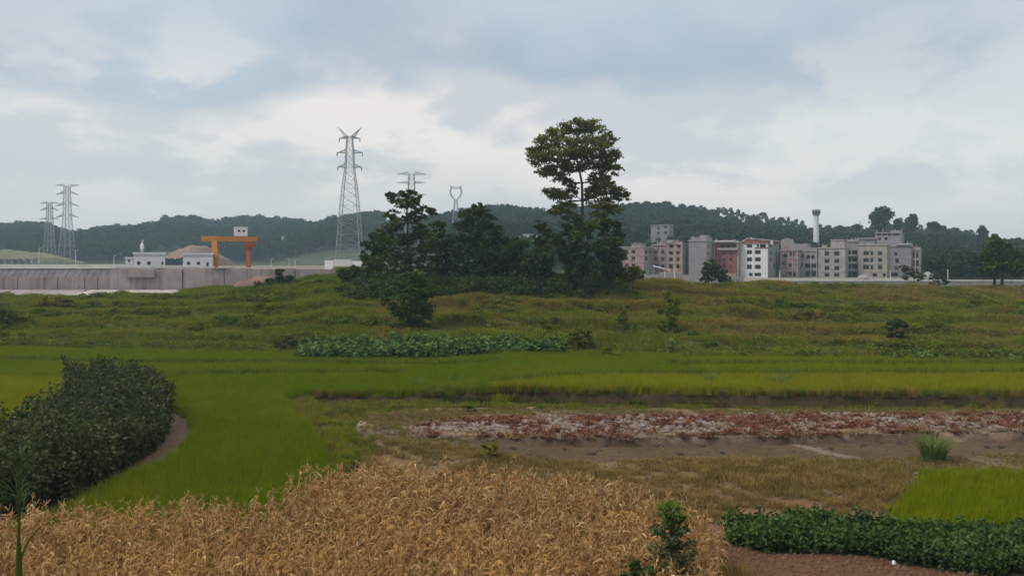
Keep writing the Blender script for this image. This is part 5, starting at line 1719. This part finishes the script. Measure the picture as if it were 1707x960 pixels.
for px, pt, pb, d, lb, a_ in ((65, 414, 438, 300, 'lamp post at the far left in front of the pylon feet', 1), (126, 417, 440, 300, 'second lamp post from the left, right of the taller far pylon', 1),
                         (190, 426, 440, 300, 'short lamp post left of the small grey hut', 1), (482, 431, 446, 260, 'left post of the pair beyond the wall between crane and tall pylon', -1), (492, 433, 446, 260, 'right post of the pair beyond the wall between crane and tall pylon', 1),
                         (452, 432, 446, 260, 'lone lamp post just right of the crane', 1)):
    lamp_post(px, pt, pb, d, lb, a_)
for i, (px, pt, pb) in enumerate(((1124, 449, 468), (1108, 452, 468), (1300, 452, 466), (1484, 452, 469), (1580, 450, 466))):
    d = 207
    x_ = px_x(px, d); z0 = py_z(pb, d) - .4
    b = MB(); b.tube([(0, 0, 0), (0, 0, py_z(pt, d) - z0)], [.11, .09], 6); b.box(-.16, -.16, py_z(pt, d) - z0, .16, .16, py_z(pt, d) - z0 + .12)
    tag(b.build('gate_post', M['coping'], None, (x_, d, z0)), ('slim white post by the canopy roof', 'leftmost slim white post beside the canopy', 'slim white post in front of the brick house with the curved parapet', 'slim white post before the lilac house', 'slim white post standing alone right of the round hut')[i], 'post', 'slim white posts behind the long wall')

# road strip and parked things beyond the left wall
b = MB(); b.box(px_x(-200, 300), 298, 8.62, px_x(250, 300), 299, 9.35)
tag(b.build('road_parapet', M['coping'], None), 'long pale road parapet at the far left behind the retaining wall', 'parapet')
vd = empty('viaduct', (px_x(25, 480), 480, 8)); tag(vd, 'low concrete viaduct on short piers at the far left', 'viaduct')
b = MB(); b.box(px_x(-120, 480) - vd.location.x, -2, py_z(432.5, 480) - 8, px_x(62, 480) - vd.location.x, 3, py_z(430, 480) - 8); b.build('deck', M['slab'], vd)
pm = MB().box(-.7, -1, -.5, .7, 1, py_z(432.5, 480) - 8).mesh('pier', M['slab'])
for px in range(-110, 60, 12): link('pier', pm, vd, (px_x(px, 480) - vd.location.x, 0, 0))

# pale concrete works at the tall pylon's foot
wk = empty('concrete_works', (px_x(575, 200), 200, 7.5)); tag(wk, 'low white walled works at the foot of the tallest pylon', 'works')
X = lambda px: px_x(px, 200) - wk.location.x
Z = lambda py: py_z(py, 200) - 7.5
for q, (a_, b2, t_, m_) in enumerate(((541, 556, 434, 'white'), (556.3, 585, 432.5, 'coping'), (585.3, 604, 435, 'white'), (604.3, 613, 434, 'white'), (608, 622, 444, 'coping'))):
    b = MB().box(X(a_), .1 * q, -1.2, X(b2), 1.2, Z(t_)); b.build('wall', M[m_], wk)

# ---------------------------------------------------------------- the long wall on the right
DR = 200.0
lwall = empty('long_wall', (px_x(1060, DR), DR, 2.6)); tag(lwall, 'long low grey plastered wall with a white coping running to the right edge', 'wall')
ox = lwall.location.x
ztw = py_z(468.5, DR) - 2.6
n = 60; s_ = 0; L = px_x(2050, DR) - ox
rg = random.Random(23)
wdt = 2.2
pm = MB().box(.03, 0, -.5, wdt - .03, .25, ztw).mesh('panel', M['wall_grey'])
cm = MB().box(.01, -.10, 0, wdt - .01, .42, .28).mesh('coping_stone', M['coping'])
pil = MB().box(-.15, -.12, -.5, .15, .02, ztw - .02).mesh('pilaster', M['wall_grey'])
b = MB().box(0, .12, -.5, L, .34, ztw - .05); b.build('core', M['trim'], lwall)
i = 0
while i * wdt < L:
    xx = i * wdt
    pxx = CX + F * (ox + xx) / DR
    if pxx > 1140: link('panel', pm, lwall, (xx, 0, 0))
    if pxx > 1245: link('coping_stone', cm, lwall, (xx, 0, ztw + .004))
    if i % 3 == 0 and pxx > 1200: link('pilaster', pil, lwall, (xx, 0, 0))
    i += 1
# yard walls left of it: plain grey blocks stepping up to the houses
yw = empty('yard_wall', (px_x(1070, 215), 215, 3)); tag(yw, 'plain grey yard wall stepping up towards the pink houses', 'wall')
X = lambda px: px_x(px, 215) - yw.location.x
Z = lambda py: py_z(py, 215) - 3
for a_, b2, t_ in ((1064, 1100, 457), (1100.3, 1138, 454), (1138.3, 1182, 458), (1182.3, 1240, 461)):
    b = MB().box(X(a_), 0, -.5, X(b2), .35, Z(t_)); b.build('panel', M['wall_grey'], yw)
cn = empty('canopy', (px_x(1103, 250), 250, 4.5)); tag(cn, 'white lean-to canopy roof on posts before the pink brick houses', 'canopy')
X = lambda px: px_x(px, 250) - cn.location.x
Z = lambda py: py_z(py, 250) - 4.5
b = MB(); b.v = [(X(1089), 0, Z(443)), (X(1117), 0, Z(449.5)), (X(1113), 3, Z(448)), (X(1092), 3, Z(442.5)), (X(1089), 0, Z(444)), (X(1117), 0, Z(450.5)), (X(1113), 3, Z(449)), (X(1092), 3, Z(443.5))]
b.f = [(0, 1, 2, 3), (4, 7, 6, 5), (0, 4, 5, 1), (1, 5, 6, 2), (3, 2, 6, 7), (0, 3, 7, 4)]; b.m = [0] * 6
b.build('roof', M['white'], cn)
for px in (1090, 1116):
    b = MB(); b.bar((X(px), .1, -.5), (X(px), .1, Z(449 if px > 1100 else 444)), .08); b.build('post', M['steel'], cn)

# ---------------------------------------------------------------- houses on the right
YAW = -30.0
cY, sY = math.cos(R(-YAW)), math.sin(R(-YAW))


def house(pxL, pxR, pt, pb, d, mat, label, wins=(), side=12.0, sidemat=None, roof=True, bands=(), glazed=True, side_wins=(), yaw=True, cols=(), name='house', cat='house', balcony=(), extra=None, par=.35):
    """front-left corner at photo column pxL, depth d; front turned 30 degrees to the left of the view"""
    c, s = (cY, sY) if yaw else (1.0, 0.0)
    Lx = px_x(pxL, d)
    U = lambda px: ((px - CX) / F * d - Lx) / (c + (px - CX) / F * s)
    w = U(pxR)
    zb = py_z(pb, d)
    def Zl(py, u=0.0): return H - (py - HY) / F * (d - u * s * .5) - zb
    h_ = Zl(pt, w)
    root = empty(name, (Lx, d, zb), R(YAW) if yaw else 0); tag(root, label, cat, 'village houses beyond the long wall' if name == 'house' else None)
    holes = []
    for a_, b_, t_, bo in wins:
        ua, ub = U(a_) - .1, U(b_) + .1; holes.append((ua, ub, max(.1, Zl(bo, ua) - .08), min(h_ - .15, Zl(t_, ua) + .08)))
    sh = [(ya, yb, Zl(bo, w), Zl(t_, w)) for ya, yb, t_, bo in side_wins]
    facade_house(root, w, side, h_, holes, mat, 0.0, glazed, sidemat, sh)
    if roof:
        b = MB().box(-.25, -.3, h_ + .003, w + .25, side + .25, h_ + par); b.build('roof', M['slab'], root)
    if name == 'house' and roof:
        rg = random.Random(int(pxL * 7))
        for q in range(rg.randint(3, 6)):
            ux, uy = rg.uniform(.3, w - .5), rg.choice((.1, .1, side * .5, side - .6)); hh = rg.uniform(.5, 1.5)
            MB().box(ux, uy, h_ + par + .003, ux + .28, uy + .28, h_ + par + hh).build('column_stub', M['slab'], root)
        ux = rg.uniform(.5, max(.6, w - 3)); 
        MB().box(ux, .05, h_ + par + .004, min(ux + rg.uniform(1.5, 3.5), w), .25, h_ + par + rg.uniform(.4, .9)).build('parapet', mat, root)
    for py in bands:
        z_ = Zl(py, w / 2)
        b = MB().box(-.04, -.09, z_ - .13, w + .09, -.003, z_ + .13); b.box(w + .003, .0, z_ - .13, w + .09, side, z_ + .13); b.build('floor_band', M['slab'], root)
    for px in cols:
        b = MB().box(U(px) - .16, -.06, 0, U(px) + .16, -.002, h_ - .02); b.build('column', M['slab'], root)
    for a_, b_, t_, bo in balcony:
        ua, ub = U(a_), U(b_)
        b = MB().box(ua, -1.1, Zl(bo, ua), ub, -.02, Zl(bo, ua) + .16); b.box(ua, -1.1, Zl(bo, ua) + .162, ub, -.98, Zl(t_, ua))
        b.box(ua, -.978, Zl(bo, ua) + .162, ua + .12, -.02, Zl(t_, ua)); b.box(ub - .12, -.978, Zl(bo, ua) + .162, ub, -.02, Zl(t_, ua)); b.build('balcony', M['slab'], root)
    return root, U, Zl, w, h_


def gridw(cols_, rows):
    return [(a, b, t, bo) for a, b in cols_ for t, bo in rows]


# pink brick pair at the left
r_, U, Zl, w, h_ = house(1034, 1073, 413, 463, 300, BR['pink'], 'leftmost pink brick house, with a low broken parapet and dark square openings',
      gridw(((1041.5, 1046.5), (1053.5, 1058.5)), ((417.5, 422.5), (428.5, 433), (440, 445))), 9, BR['grey'], side_wins=((1.5, 3.5, 417, 423), (1.5, 3.5, 428, 434), (5, 7, 417, 423)), bands=(414.5, 425.5, 437), cols=(1034.8, 1050, 1065, 1072))
b = MB().box(U(1056), 1, h_ + .353, U(1067), 5, h_ + 1.3); b.build('roof_room', BR['grey'], r_)
b = MB().box(U(1056) - .2, .8, h_ + 1.303, U(1067) + .2, 5.2, h_ + 1.5); b.build('roof_slab', M['slab'], r_)
r_, U, Zl, w, h_ = house(1088, 1113, 409, 463, 303, BR['pink'], 'plain fronted pink brick house left of its twin with roof openings',
      gridw(((1092, 1095.5), (1103, 1107)), ((418, 423), (429.5, 434), (441, 446))), 6, BR['pink'], bands=(414, 426, 438), cols=(1088.6, 1100, 1112))
r_, U, Zl, w, h_ = house(1113.5, 1137, 407, 463, 298, BR['pink'], 'pink brick house with an open dark top storey beside the tall grey gable',
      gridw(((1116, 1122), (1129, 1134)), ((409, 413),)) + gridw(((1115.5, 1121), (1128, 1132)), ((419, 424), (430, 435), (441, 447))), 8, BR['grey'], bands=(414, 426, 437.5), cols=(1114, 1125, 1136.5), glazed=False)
b = MB().box(U(1112), -.6, h_ + .353, U(1122), 4, h_ + 1.4); b.build('roof_room', M['slab'], r_)
r_, U, Zl, w, h_ = house(1137.5, 1149, 417, 463, 301, BR['mauve'], 'narrow dark mauve house squeezed beside the tall grey gable', gridw(((1140, 1143),), ((421, 426), (432, 437), (443, 448))), 7, BR['mauve'], bands=(417.5, 429, 440))
r_, U, Zl, w, h_ = house(1148, 1177, 402, 463, 296, BR['mauve'], 'tall blank walled grey house with a light capped roof room', (), 10, BR['grey'], bands=(), side_wins=((2, 3.2, 408, 413), (2, 3.2, 420, 425)))
b = MB().box(U(1150), 1.5, h_ + .353, U(1176), 7, h_ + 1.3); b.build('roof_room', BR['lilac'], r_)
b = MB().box(U(1163), 2, h_ + 1.303, U(1173), 6, h_ + 2.0); b.build('stair_head', M['slab'], r_)
# red brick house
r_, U, Zl, w, h_ = house(1190, 1231, 405, 463, 299, BR['red'], 'red brick house with a white balcony band under its roof terrace',
      [(1201, 1208, 408, 413), (1210, 1217, 408, 413), (1219, 1226, 408, 413)] + gridw(((1205.5, 1208.5), (1217, 1220)), ((420, 424), (431, 435), (442, 446))), 8, BR['grey'], bands=(), cols=(1190.6, 1230), balcony=((1198, 1230, 413.5, 417),))
b = MB().box(U(1193), -1.2, h_ + .353, U(1224), 6, h_ + .75); b.build('terrace_roof', M['coping'], r_)
b = MB().box(U(1213), -3.4, 0, w + .2, -2.2, Zl(455)); b.build('porch', BR['tan'], r_)
# white house with a gable
r_, U, Zl, w, h_ = house(1234.5, 1280, 405.5, 463, 297, BR['white'], 'white four storey house with two columns of dark windows and a brick red top loggia',
      gridw(((1245.5, 1253), (1259, 1267.5)), ((417.5, 423.5), (429.5, 435.5), (441.5, 448))) + [(1245.5, 1253.5, 407.8, 412.5), (1262, 1264.5, 407.8, 413.5), (1267, 1276, 407.8, 412.5)] + [(1249, 1254, 455, 460), (1258, 1268, 455, 460)],
      15, BR['grey'], roof=False, side_wins=((3, 5, 408, 413), (3, 5, 419, 424), (3, 5, 430, 436), (8, 10, 441, 447)))
b = MB(); b.prism([(-.3, h_), (w * .28, h_ + 1.5), (w * .62, h_ + .9), (w + .3, h_ + .85), (w + .3, h_)], -.4, 14.5); b.build('roof', BR['red'], r_)
b = MB(); b.prism([(-.32, h_ - .12), (w * .28, h_ + 1.55), (w * .28, h_ + 1.75), (-.5, h_ + .05)], -.6, 14.7); b.prism([(w * .28, h_ + 1.55), (w + .4, h_ + .88), (w + .4, h_ + 1.05), (w * .28, h_ + 1.75)], -.6, 14.7); b.build('roof_edge', M['coping'], r_)
b = MB().box(U(1258), -.06, Zl(415), w, -.003, Zl(412.9)); b.build('loggia_rail', BR['red'], r_)
for a_, t_ in ((1249.5, 396), (1283, 404)):
    b = MB(); u_ = U(a_); b.tube([(u_, 2, h_ + .8), (u_, 2, Zl(t_ + 4, w)), (u_, 2, Zl(t_, w))], [.5, .55, .35], 10); b.build('water_tank', M['white'], r_)
for a_, b_ in ((1236, 1237), (1257, 1257.8), (1278, 1279.3)):
    b = MB().box(U(a_), -.05, 0, U(b_), -.004, h_ - .3); b.build('corner_strip', M['coping'], r_)
# curved parapet house and its low neighbour
r_, U, Zl, w, h_ = house(1301, 1330, 418, 464, 300, BR['pink'], 'unfinished brick house with a bare curved parapet wall on its roof',
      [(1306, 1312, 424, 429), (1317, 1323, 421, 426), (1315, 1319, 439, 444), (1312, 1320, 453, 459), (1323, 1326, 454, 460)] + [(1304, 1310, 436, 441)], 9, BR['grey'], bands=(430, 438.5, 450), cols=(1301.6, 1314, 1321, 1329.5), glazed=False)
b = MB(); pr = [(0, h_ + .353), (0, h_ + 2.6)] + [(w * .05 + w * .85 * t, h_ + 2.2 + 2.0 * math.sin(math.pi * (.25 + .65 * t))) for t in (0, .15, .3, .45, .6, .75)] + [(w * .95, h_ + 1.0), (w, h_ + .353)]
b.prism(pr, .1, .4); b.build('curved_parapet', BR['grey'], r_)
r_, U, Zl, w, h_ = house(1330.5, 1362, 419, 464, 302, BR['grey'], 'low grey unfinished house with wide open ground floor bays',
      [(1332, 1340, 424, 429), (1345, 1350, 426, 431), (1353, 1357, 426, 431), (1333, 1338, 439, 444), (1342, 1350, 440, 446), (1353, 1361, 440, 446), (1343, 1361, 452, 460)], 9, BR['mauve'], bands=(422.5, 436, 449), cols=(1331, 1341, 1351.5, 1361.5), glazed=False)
b = MB().box(U(1318), 2, h_ + .353, U(1344), 7, h_ + 2.6); b.build('roof_room', BR['lilac'], r_)
b = MB().box(U(1332), -.2, h_ + .353, U(1362), 1.0, h_ + 1.2); b.build('parapet', BR['lilac'], r_)
# beige block
r_, U, Zl, w, h_ = house(1364, 1409, 414, 464, 299, BR['beige'], 'beige block with two columns of windows left of the open balcony bay',
      gridw(((1375, 1382), (1391, 1398.5)), ((419.5, 426), (432, 438), (444, 450), (455.5, 461))), 6, BR['beige'], bands=(429, 441, 453))
b = MB().box(U(1384), .5, h_ + .353, U(1407), 5, h_ + 2.6); b.build('roof_room', BR['beige'], r_)
b = MB().box(U(1383), .3, h_ + 2.603, U(1408), 5.2, h_ + 2.9); b.build('roof_slab', M['slab'], r_)
r_, U, Zl, w, h_ = house(1410, 1430, 403, 464, 306, BR['grey'], 'recessed bay of dark open balconies between the two beige blocks',
      gridw(((1411, 1418), (1421, 1428.5)), ((418, 424), (430, 437), (442, 448), (454, 462))), 8, BR['grey'], bands=(415, 427, 439.5, 451.5), glazed=False, balcony=((1411, 1429, 424.5, 427), (1411, 1429, 436.5, 439.5), (1411, 1429, 448, 451.5)))
r_, U, Zl, w, h_ = house(1430.5, 1479, 409, 464, 298, BR['beige'], 'tall beige block with three columns of windows of unequal width',
      gridw(((1439.5, 1448), (1451.5, 1455.5), (1464, 1470)), ((419, 425), (430.5, 436.5), (442, 448.5))) + [(1455, 1462, 455.5, 461), (1472, 1476, 455.5, 461)], 7, BR['tan'], bands=(427.5, 439, 452))
b = MB().box(U(1431), 1, h_ + .353, U(1457), 6, h_ + 2.2); b.build('roof_room', BR['lilac'], r_)
b = MB().box(U(1428), .4, h_ + 2.203, U(1462), 6.4, h_ + 2.5); b.build('roof_slab', M['slab'], r_)
r_, U, Zl, w, h_ = house(1459, 1503, 389, 420, 335, BR['lilac'], 'highest pale house behind the village with a row of slots under its roof',
      [(1463, 1468, 390.5, 392.5), (1471, 1477, 390.5, 392.5), (1480, 1486, 390.5, 392.5), (1489, 1499, 390.5, 392.5), (1464, 1468, 396, 400), (1475, 1479, 396, 400), (1461, 1473, 408, 412), (1476, 1480, 408, 412)], 8, BR['grey'], bands=(394.5, 404), glazed=False)
r_, U, Zl, w, h_ = house(1480, 1519, 411, 464, 307, BR['lilac'], 'lilac grey house with a thin flat roof slab and few windows',
      [(1491, 1495, 421, 426), (1493, 1498, 432, 438), (1492, 1497, 445, 449), (1505, 1509, 444, 449), (1486, 1496, 455, 460)], 6, BR['mauve'], bands=(430, 442))
b = MB().box(U(1494), -.8, h_ + .6, U(1519), 5, h_ + .85); b.build('roof_slab', M['coping'], r_)
r_, U, Zl, w, h_ = house(1519.5, 1534.5, 417, 464, 304, BR['tan'], 'rightmost tan house with white corner columns and gallery openings',
      gridw(((1521.5, 1524.5), (1527, 1531)), ((421, 430), (434, 444), (448, 456))), 5, BR['tan'], bands=(418, 432, 446), cols=(1520, 1526, 1533.8))
# rear hillside houses
house(1085, 1115, 376, 405, 430, BR['lilac'], 'pale grey house alone on the hillside behind the pink houses',
      [(1096, 1099, 379, 382.5), (1107, 1112, 378, 381), (1096, 1099, 387, 391), (1107, 1112, 386, 390)], 6, BR['grey'], bands=(384, 393), name='hill_house')
house(470, 509, 394, 412, 780, BR['white'], 'white low house on the hillside right of the crane',
      [(474, 479, 399, 403), (484, 489, 399, 403), (497, 502, 398, 403)], 10, BR['white'], name='hill_house', yaw=False)
house(1572, 1600, 397, 412, 540, BR['white'], 'white flat roofed house among the hillside trees at the right',
      [(1576, 1580, 400, 403), (1588, 1592, 400, 403)], 9, BR['white'], name='hill_house', yaw=False)
house(872, 896, 391, 412, 440, BR['white'], 'white house glimpsed left of the tallest tree trunk', [(876, 880, 396, 400), (886, 890, 396, 400)], 9, BR['white'], name='hill_house', yaw=False)
house(903, 926, 398, 416, 430, BR['lilac'], 'grey roofed house glimpsed through the mound trees', [(908, 912, 402, 406)], 9, BR['white'], name='hill_house', yaw=False)
house(436, 458, 399, 405, 800, BR['white'], 'long thin white shed on the hillside behind the crane arm', (), 8, BR['white'], name='hill_shed', yaw=False)

# round hut and domed shed by the wall
def dome_hut(px0, px1, pt, pb, d, label, mat):
    x0, x1 = px_x(px0, d), px_x(px1, d); r = (x1 - x0) / 2; zb = py_z(pb, d) - .5; h_ = py_z(pt, d) - zb
    root = empty('domed_hut', ((x0 + x1) / 2, d + r, zb)); tag(root, label, 'hut', 'domed huts by the long wall')
    b = MB(); n_ = 14
    ring = [(0, 1.0), (h_ * .55, 1.0), (h_ * .75, .86), (h_ * .9, .58), (h_, .12)]
    for z, f_ in ring:
        for k in range(n_):
            a = 6.283 * k / n_; b.v.append((r * f_ * math.cos(a), r * f_ * math.sin(a), z))
    for i in range(len(ring) - 1):
        for k in range(n_):
            b.f.append((i * n_ + k, i * n_ + (k + 1) % n_, (i + 1) * n_ + (k + 1) % n_, (i + 1) * n_ + k)); b.m.append(0)
    b.f.append(tuple((len(ring) - 1) * n_ + k for k in range(n_))); b.m.append(0)
    b.build('dome', mat, root, smooth=True)
    b = MB().box(-.45, -r - .08, h_ * .2, .45, -r + .3, h_ * .52); b.build('doorway', M['glass'], root)


dome_hut(1433, 1453, 458, 470, 204, 'pale domed hut against the long wall before the beige block', BR['beige'])
dome_hut(1541, 1562, 453, 468, 206, 'weathered round hut between the two sparse wall side trees', BR['beige'])

# water tower
d = 440; x_ = px_x(1360.5, d); zb = gz(x_, d) - 1
root = empty('water_tower', (x_, d, zb)); tag(root, 'slim pale water tower with a wider drum on the right hand ridge', 'water tower')
Z = lambda py: py_z(py, d) - zb
k = d / F
b = MB(); b.tube([(0, 0, 0), (0, 0, Z(359))], [4.9 * k, 4.3 * k], 14); b.build('shaft', M['white_render'], root, smooth=False)
b = MB(); b.tube([(0, 0, Z(360)), (0, 0, Z(357)), (0, 0, Z(351))], [4.4 * k, 6.4 * k, 6.6 * k], 14); b.build('drum', BR['beige'], root)
b = MB(); b.tube([(0, 0, Z(351)), (0, 0, Z(349.6)), (0, 0, Z(348.6))], [7.2 * k, 6.6 * k, 2 * k], 14); b.build('cap', M['trim'], root)
wm = MB().box(-.45, -.12, 0, .45, .12, .9).mesh('opening', M['glass'])
for a in (-60, -20, 20, 60):
    rr_ = 6.5 * k; o = link('opening', wm, root, (rr_ * math.sin(R(a)), -rr_ * math.cos(R(a)), Z(356)), (0, 0, R(a)))

# transmission mast on the ridge near the water tower
b = MB(); d = 600; x_ = px_x(1434, d); zb = gz(x_, d); b.bar((0, 0, 0), (0, 0, py_z(369, d) - zb), .18); b.bar((-1, 0, py_z(371, d) - zb), (1, 0, py_z(371, d) - zb), .12)
tag(b.build('ridge_mast', M['steel'], None, (x_, d, zb)), 'thin antenna mast on the ridge left of the tallest skyline tree', 'mast')

# ---------------------------------------------------------------- haze
hm = bpy.data.materials.new('haze_air'); hm.use_nodes = True
w = NT(hm.node_tree); out = w.n('ShaderNodeOutputMaterial'); pv = w.n('ShaderNodeVolumePrincipled')
pv.inputs['Color'].default_value = (0.62, 0.85, 1.0, 1)
pv.inputs['Density'].default_value = 0.00027
pv.inputs['Anisotropy'].default_value = 0.0
w.l(pv.outputs[0], out.inputs['Volume'])
b = MB().box(-1560, -60, -14, 1560, 2260, 112)
hz = b.build('haze', hm, None)
tag(hz, 'thin bluish air between the fields and the far hills', 'haze', kind='stuff')
